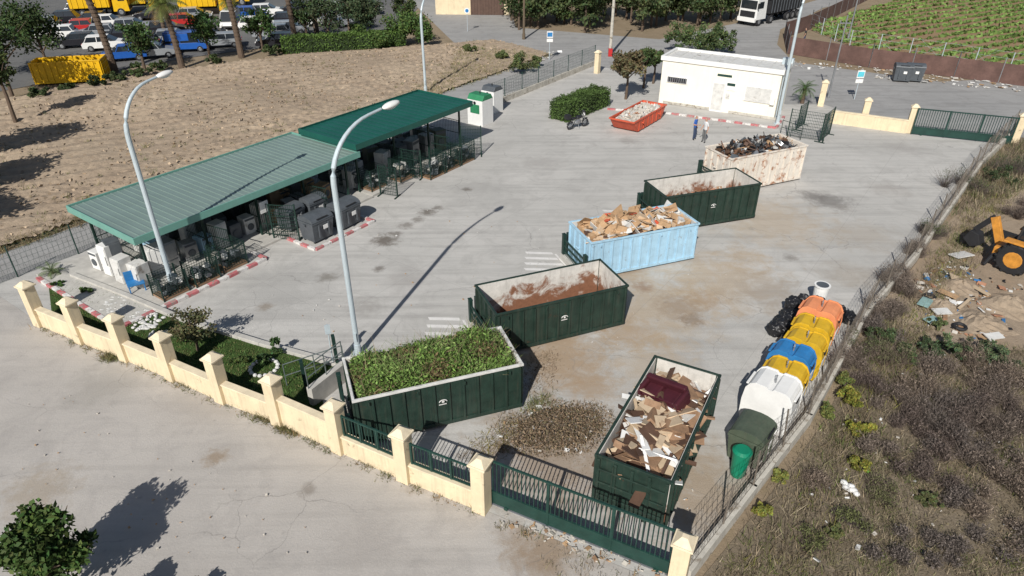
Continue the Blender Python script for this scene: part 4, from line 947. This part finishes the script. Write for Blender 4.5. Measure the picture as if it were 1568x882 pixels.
for x,y,h,r in [(-33,35.0,7,2.8),(-35.5,41,7.5,2.8),(-30.5,30,6.,2.3)]:
    tree('roadside_tree',Vector((x,y,0)),h,r,h*.75,.2,(.035,.055,.02),4500,.15,28)
tree('citrus_tree',Vector((-11.6,11.0,0)),2.9,1.45,2.2,.1,(.05,.085,.02),8000,.08,40)
tree('citrus_tree',Vector((-9.9,9.9,0)),1.6,.9,1.3,.06,(.05,.08,.02),3500,.075,24)
V,Cc=foliage((-8.2,10.9,.25),(.5,.4,.35),8,900,.06,(.15,.12,.07),.5); quads('dry_bush',V,Cc)
# ---------------- vehicles
def car(name,p,rz,m,van=False):
    mb=MB(); W=1.75
    body=[(-2.1,.35),(-2.15,.75),(-1.95,.95),(1.1,.98),(1.95,.82),(2.12,.6),(2.1,.35)]
    mb.prism(body,-W/2,W/2,0)
    top=[(-1.9,.94),(-1.6,1.42),(.35,1.46),(1.15,.96)] if not van else [(-2.1,.94),(-2.05,1.95),(1.0,1.95),(1.6,.96)]
    n=len(top); vs=[(x,-W/2*(.97 if z<1 else .8),z) for x,z in top]+[(x,W/2*(.97 if z<1 else .8),z) for x,z in top]
    mb.add(vs,[tuple(range(n)),tuple(range(2*n-1,n-1,-1))]+[(i,i+n,(i+1)%n+n,(i+1)%n) for i in range(n)],1)
    (x1,z1),(x2,z2)=top[1],top[2]; mb.box(((x1+x2)/2,0,z1+.03),(x2-x1+.05,W*.8,.06),0)
    for xx in ((x1+x2)/2,x1+.05,x2-.05): 
        for sy in(-1,1): mb.bar((xx,sy*W*.405,z1),(xx+(0 if xx==(x1+x2)/2 else (xx-(x1+x2)/2)*.3),sy*W*.485,.96),.07,0)
    if van: mb.box((-.8,0,1.45),(2.3,W*.93,.9),0)
    for x in (-1.35,1.3):
        for sy in (-1,1): mb.wheel((x,sy*(W/2-.08),.32),.32,.2,2,3)
    for sy in (-1,1): mb.box((2.08,sy*.6,.68),(.1,.3,.14),4); mb.box((-2.12,sy*.65,.75),(.08,.25,.16),5)
    mb.box((2.1,0,.45),(.1,1.3,.15),2)
    return mb.build(name,[m,GLASS,BLK,STEEL,WHITE,RDV],p,rz,bevel=.04)
cars=[(170,42,WHITE,.3,0),(185,62,BKV,.3,0),(150,58,GRV,.3,0),(192,92,BLV,.4,0),(238,88,GRV,.4,0),(120,50,RDV,.3,0),(90,60,WHITE,.3,0),(418,58,GRV,.2,0),(432,38,BKV,.2,0),(470,40,WHITE,.2,0),(395,45,WHITE,.2,0),(355,42,WHITE,1.7,1),(290,78,BLV,.2,1),(258,52,BKV,.3,0),(270,66,GRV,.3,0),(425,72,BKV,.2,0),(130,22,GRV,.2,0),(235,30,BKV,.2,0),(320,60,BKV,.4,0),(65,45,GRV,.3,0),(520,30,GRV,.2,0),(560,22,BKV,.2,0),(30,60,BKV,.3,0),
 (140,38,BKV,.3,0),(205,48,GRV,.3,0),(215,72,BKV,.3,0),(165,76,WHITE,.3,0),(385,28,BLV,.2,0),(410,24,WHITE,.2,0),(450,22,BKV,.2,0),(445,52,GRV,.2,0),(285,40,RDV,.3,0),(300,30,GRV,.3,0),(340,72,GRV,.3,0),(120,72,BKV,.3,0),(95,36,BKV,.3,0),(500,16,WHITE,.2,0),(540,40,GRV,.2,0)]
for u,v,m,r,vn in cars: car('parked_van' if vn else 'parked_car',G(u,v),r+random.choice([0,pi]),m,bool(vn))
def ytruck(name,p,rz,m=YV):
    mb=MB(); mb.box((2.6,0,1.75),(1.9,2.4,2.3),0,top=(.85,.95)); mb.box((3.5,0,2.25),(.15,2.0,.8),1); mb.box((-.6,0,.95),(6.4,1.0,.3),2); mb.box((-1.0,0,2.2),(4.6,2.45,2.1),0,top=(1.03,1.0))
    for x in (-3.2,-2.0,2.5):
        for sy in (-1,1): mb.wheel((x,sy*1.05,.5),.5,.32,2,3)
    for k in range(7):
        for sy in (-1,1): mb.box((-3+k*.67,sy*1.25,2.2),(.1,.07,2.0),0)
    for sy in (-1,1): mb.box((2.8,sy*1.17,2.2),(.8,.05,.7),1)
    mb.box((3.5,0,1.0),(.2,2.2,.4),2)
    mb.build(name,[m,GLASS,BLK,STEEL],p,rz,bevel=.04)
ytruck('yellow_lorry',G(158,24),.3); ytruck('yellow_lorry',G(212,18),.3); ytruck('yellow_lorry',G(320,22),.2); ytruck('yellow_lorry',G(345,8),.2)
container('yellow_open_container',G(105,128)+Vector((0,1,0)),.25,5.6,2.2,1.9,YV,YV,1,logo=False)
mb=MB()
mb.box((0,0,2.1),(2.1,2.5,2.7),0,top=(.9,.94)); mb.box((1.02,0,2.45),(.12,2.15,.95),1); mb.box((1.1,0,1.35),(.12,2.0,.7),2); mb.box((1.15,0,.75),(.3,2.45,.5),0)
for sy in (-1,1):
    mb.box((.2,sy*1.22,2.4),(.9,.06,.75),1); mb.box((1.2,sy*.95,.8),(.1,.4,.2),4); mb.box((1.15,sy*1.4,2.4),(.15,.2,.6),2)
mb.box((-4.8,0,1.0),(9.4,.9,.3),2); mb.box((-.1,0,3.6),(1.5,2.1,.4),0,top=(.6,.9))
mb.prism([(-9.3,1.2),(-9.6,2.9),(-1.8,2.9),(-1.8,1.2)],-1.25,1.25,2)
for k in range(12):
    for sy in (-1,1): mb.box((-9.2+k*.64,sy*1.28,2.05),(.1,.08,1.6),5)
mb.box((-5.6,0,2.95),(8,2.6,.12),5)
for x in (0.2,-2.4,-6.2,-7.4,-8.6):
    for sy in (-1,1): mb.wheel((x,sy*1.05,.52),.52,.34,2,3)
ga=G(1138,40); mb.build('white_tipper_truck',[WHITE,GLASS,BLK,STEEL,YEL,GRY],ga+Vector((1.2,1,0)),pi+.7,bevel=.04)
# backhoe loader
mb=MB()
for x,r,wd in ((-1.1,.72,.5),(1.35,.5,.38)):
    for sy in (-1,1):
        mb.wheel((x,sy*.95,r),r,wd,1,0)
        for k in range(16):
            t=k*pi/8; mb.box((x+cos(t)*r,sy*.95,r+sin(t)*r),(.1,wd,.1),1)
mb.box((.2,0,.85),(3.2,.9,.5),1); mb.box((1.3,0,1.25),(1.5,1.0,.75),0,top=(.95,.85)); mb.box((2.06,0,1.2),(.06,.8,.55),1)
for x in (-1.4,.45):
    for sy in (-1,1): mb.bar((x,sy*.65,1.1),(x*.9,sy*.6,2.75),.09,1)
mb.box((-.45,0,2.8),(2.0,1.5,.14),0); mb.box((-.5,0,1.9),(1.7,1.2,1.5),2,top=(.92,.9))
for sy in (-1,1): 
    mb.bar((.9,sy*.6,1.3),(2.6,sy*.6,.7),.14,0,.22); mb.bar((1.2,sy*.6,.9),(2.3,sy*.6,.75),.07,3)
    mb.box((-1.1,sy*.95,1.5),(1.3,.5,.08),0)
mb.prism([(2.5,.15),(3.2,.1),(3.3,.2),(2.7,.35),(2.65,.95),(2.5,.95)],-1.15,1.15,3)
mb.box((-1.9,0,.8),(.3,1.9,.4),0)
mb.bar((-2.1,0,.8),(-2.7,0,2.0),.24,0,.34); mb.bar((-2.7,0,2.0),(-3.3,0,1.1),.18,1,.26); mb.bar((-2.3,0,1.3),(-2.7,0,1.8),.1,3)
mb.prism([(-3.4,1.1),(-3.0,1.0),(-2.8,.5),(-3.2,.3),(-3.6,.6)],-.3,.3,1)
for sy in (-1,1): mb.bar((-1.9,sy*.8,.8),(-2.1,sy*1.3,.1),.12,1)
bk=G(1562,425); bo=mb.build('backhoe_loader',[ORV,BLK,GLASS,STEEL],bk+Vector((1.2,.2,0)),math.radians(-52),bevel=.02)
for u in (1378,1396): dumpster('wheeled_dumpster',G(u,124),-.3,GRY,1.5,1.2,1.5)
def screenfence(path,h=1.7):
    mb=MB()
    for i in range(len(path)-1):
        a,b=path[i],path[i+1]; d=b-a; mb.box((a+b)/2+Vector((0,0,h/2)),(d.length,.04,h),0,rz=math.atan2(d.y,d.x))
        n=int(d.length/3)
        for k in range(n+1):
            p=a+d*k/n; mb.cyl(p,p+Vector((0,0,h+.5)),.05,.05,1,6)
    mb.build('brown_screen_fence',[BROWNF,STEEL])
screenfence([G(1370,-6)+Vector((-3,0,0)),G(1240,45),G(1200,58),G(1205,82),G(1330,103),G(1460,118),G(1600,136)])
wirefence('crop_field_fence',[G(1232,44)+Vector((.5,0,0)),G(1300,73),G(1440,94),G(1600,120)],1.8,3.5,GALV,0,.006,3,4,.04)
def pole(name,p,z,r,m):
    mb=MB(); mb.tube([(0,0,0),(0,0,z)],[r,r*.65],0,10)
    mb.box((0,0,z-.6),(1.0,.08,.08)); 
    for x in (-.45,0,.45): mb.cyl((x,0,z-.55),(x,0,z-.35),.04,.03,0,6)
    mb.cyl((0,0,0),(0,0,.6),r*1.3,r*1.25,0,8)
    mb.build(name,[m],p)
pole('utility_pole',G(934,84),11,.17,WALLC); pole('wooden_utility_pole',G(802,60),9.5,.14,M('pole_wood',(.12,.09,.06),.9)); pole('wooden_utility_pole',G(1298,62),7,.10,STEEL);pole('wooden_utility_pole',G(1268,150),6.5,.08,STEEL)
mb=MB(); mb.box((0,0,.35),(.4,.4,.7),0); mb.box((0,0,.72),(.44,.44,.05),0); mb.build('pole_base_marker',[RDV],G(934,86),bevel=.02)
def sign(p,rz,h,disc,m):
    mb=MB(); mb.cyl((0,0,0),(0,0,h),.03,.03,0,8)
    if disc: mb.tube([(0,-.03,h-.3),(0,-.06,h-.3)],.32,1,20); mb.tube([(0,-.061,h-.3),(0,-.07,h-.3)],.2,2,16)
    else: mb.box((0,-.05,h-.35),(.6,.03,.6),1); mb.box((0,-.07,h-.35),(.5,.01,.4),2); mb.box((0,-.05,h-.9),(.6,.03,.3),1)
    mb.build('traffic_sign',[GALV,WHITE,m],p,rz)
sign(G(841,92),0,2.8,False,BLU); sign(G(1308,152),0,2.4,False,M('aqua',(.1,.5,.6),.5)); sign(G(716,48),0,2.6,True,BLU)
# motorcycle
mb=MB()
for x in (-.68,.7):
    mb.tube([(x+.27*cos(t),0,.31+.27*sin(t)) for t in np.linspace(0,2*pi,19)],.055,0,8); mb.cyl((x,-.06,.31),(x,.06,.31),.09,.09,3,10)
    for k in range(6): mb.bar((x,0,.31),(x+.25*cos(k*pi/3),0,.31+.25*sin(k*pi/3)),.015,3)
mb.ell((.0,0,.48),(.33,.16,.2),3); mb.ell((.12,0,.82),(.3,.17,.14),1); mb.ell((-.4,0,.8),(.38,.15,.08),0); mb.box((-.85,0,.8),(.3,.12,.1),1,top=.6)
for sy in (-1,1): mb.bar((.7,sy*.1,.31),(.42,sy*.09,1.0),.04,3); mb.bar((-.68,sy*.1,.31),(-.25,sy*.1,.7),.04,3); mb.bar((.4,0,1.02),(.28,sy*.36,1.08),.03,0); mb.bar((.4,0,1.0),(.35,sy*.28,1.22),.012,0); mb.ell((.35,sy*.3,1.26),(.03,.07,.05),0)
mb.ell((.56,0,.92),(.1,.12,.12),2); mb.box((.55,0,1.12),(.03,.34,.28),4,R=Matrix.Rotation(-.4,3,'Y')); mb.bar((-.1,.13,.35),(-.9,.16,.42),.08,3); mb.bar((0,-.1,.3),(-.1,-.3,.02),.03,3)
mb.box((.7,0,.63),(.4,.12,.03),1); mb.box((-.95,0,1.0),(.35,.4,.3),0)
mo=mb.build('motorcycle',[BLK,BKV,WHITE,STEEL,GLASS],G(884,196),math.radians(35),bevel=.006)
# ---------------- people
LIPS=M('lips',(.3,.1,.08),.6)
def person(name,p,rz,shirt,pants,hands='hips'):
    V=[(0,0,.95),(0,0,1.12),(0,0,1.32),(0,0,1.42),(0,.0,1.50),(0,.01,1.60),(0,.015,1.70),
       (.10,0,.90),(.115,.02,.5),(.12,-.01,.09),(.125,.10,.04),(-.10,0,.90),(-.13,.05,.5),(-.15,0,.09),(-.16,.10,.04),
       (.18,0,1.38),(.26,-.03,1.12),(.24,.12,.95),(-.18,0,1.38),(-.25,-.04,1.12),(-.27,.03,.88)]
    if hands=='fold': V[17]=(.08,.25,1.12)
    E=[(0,1),(1,2),(2,3),(3,4),(4,5),(5,6),(0,7),(7,8),(8,9),(9,10),(0,11),(11,12),(12,13),(13,14),(3,15),(15,16),(16,17),(3,18),(18,19),(19,20)]
    Rr=[(.15,.105),(.14,.10),(.165,.11),(.12,.09),(.055,.055),(.078,.095),(.066,.08),(.09,.09),(.062,.062),(.045,.045),(.04,.035),(.09,.09),(.062,.062),(.045,.045),(.04,.035),(.06,.06),(.045,.045),(.03,.03),(.06,.06),(.045,.045),(.03,.03)]
    me=bpy.data.meshes.new(name); me.from_pydata(V,E,[]); ob=bpy.data.objects.new(name+'_tmp',me); SC.collection.objects.link(ob)
    sk=ob.modifiers.new('skin','SKIN'); sk.use_smooth_shade=True
    for i,r in enumerate(Rr): me.skin_vertices[0].data[i].radius=r
    me.skin_vertices[0].data[0].use_root=True
    ss=ob.modifiers.new('s','SUBSURF'); ss.levels=2
    dg=bpy.context.evaluated_depsgraph_get(); dg.update()
    m2=bpy.data.meshes.new_from_object(ob.evaluated_get(dg)); bpy.data.objects.remove(ob)
    m2.materials.clear()
    for m in (shirt,pants,SKIN,HAIR,BLK): m2.materials.append(m)
    for f in m2.polygons:
        x,y,z=f.center
        if z<.1: k=4
        elif z<.93 and abs(x)<.21: k=1
        elif z>1.48: k=3 if (z>1.69 or (y<-.02 and z>1.57)) else 2
        elif abs(x)>.19 and z<1.2 or (y>.12 and z<1.3): k=2
        else: k=0
        f.material_index=k; f.use_smooth=True
    e=empty(name,p,rz); b=bpy.data.objects.new('body',m2); SC.collection.objects.link(b); b.parent=e
    mb=MB(); mb.ell((0,.11,1.62),(.014,.02,.025),0,8,5)
    for sx in (-1,1): mb.ell((sx*.032,.095,1.645),(.012,.01,.009),1,8,5); mb.ell((sx*.082,.01,1.625),(.012,.025,.035),0,8,5)
    mb.ell((0,.098,1.575),(.025,.01,.007),2,8,5)
    for hi in (17,20):
        d=(Vector(V[hi])-Vector(V[hi-1])).normalized(); h0=Vector(V[hi]); sd=d.cross(Vector((0,1,0.01))).normalized()
        mb.ell(h0+d*.05,(.035,.03,.045),0,8,6)
        for k,ln in enumerate((.065,.075,.07,.055)):
            s0=h0+d*.08+sd*(k-1.5)*.018; mb.tube([s0,s0+d*ln*.6,s0+d*ln+Vector((0,.015,0))],[.0095,.009,.007],0,6)
        s0=h0+d*.03-sd*.03; mb.tube([s0,s0-sd*.02+d*.03,s0-sd*.022+d*.055],[.011,.01,.008],0,6)
    mb.build('face_and_hands',[SKIN,DARK,LIPS],parent=e,smooth=True)
person('man_in_blue_shirt',G(1062,214),-2.2,SHB,JEAN,'fold'); person('man_in_white_shirt',G(1077,218),2.0,SHW,PGR)
person('man_walking',G(1230,68),1.0,BLK,JEAN)
# ---------------- world, sun, camera
w=bpy.data.worlds.new('World'); SC.world=w; w.use_nodes=True; nt=w.node_tree
sk=nt.nodes.new('ShaderNodeTexSky'); sk.sky_type='NISHITA'; sk.sun_disc=False; sk.sun_elevation=math.radians(38); sk.sun_rotation=math.radians(197.5)
bg=nt.nodes['Background']; nt.links.new(sk.outputs[0],bg.inputs[0]); bg.inputs[1].default_value=.065
az=math.radians(17.5); el=math.radians(38)
dv=Vector((sin(az)*cos(el),cos(az)*cos(el),-sin(el)))
sl=bpy.data.lights.new('sun','SUN'); sl.energy=5.0; sl.angle=math.radians(.5); sl.color=(1,.97,.92)
so=bpy.data.objects.new('sun',sl); SC.collection.objects.link(so); so.rotation_euler=dv.to_track_quat('-Z','Y').to_euler(); so.location=(0,0,40)
cd=bpy.data.cameras.new('camera'); cam=bpy.data.objects.new('camera',cd); SC.collection.objects.link(cam)
cd.sensor_width=36; cd.lens=F/1568*36; cd.clip_end=3000; cam.location=(0,0,HC); cam.rotation_euler=(pi/2-TH,0,0); SC.camera=cam
SC.view_settings.view_transform='Standard'; SC.view_settings.look='None'; SC.view_settings.exposure=0
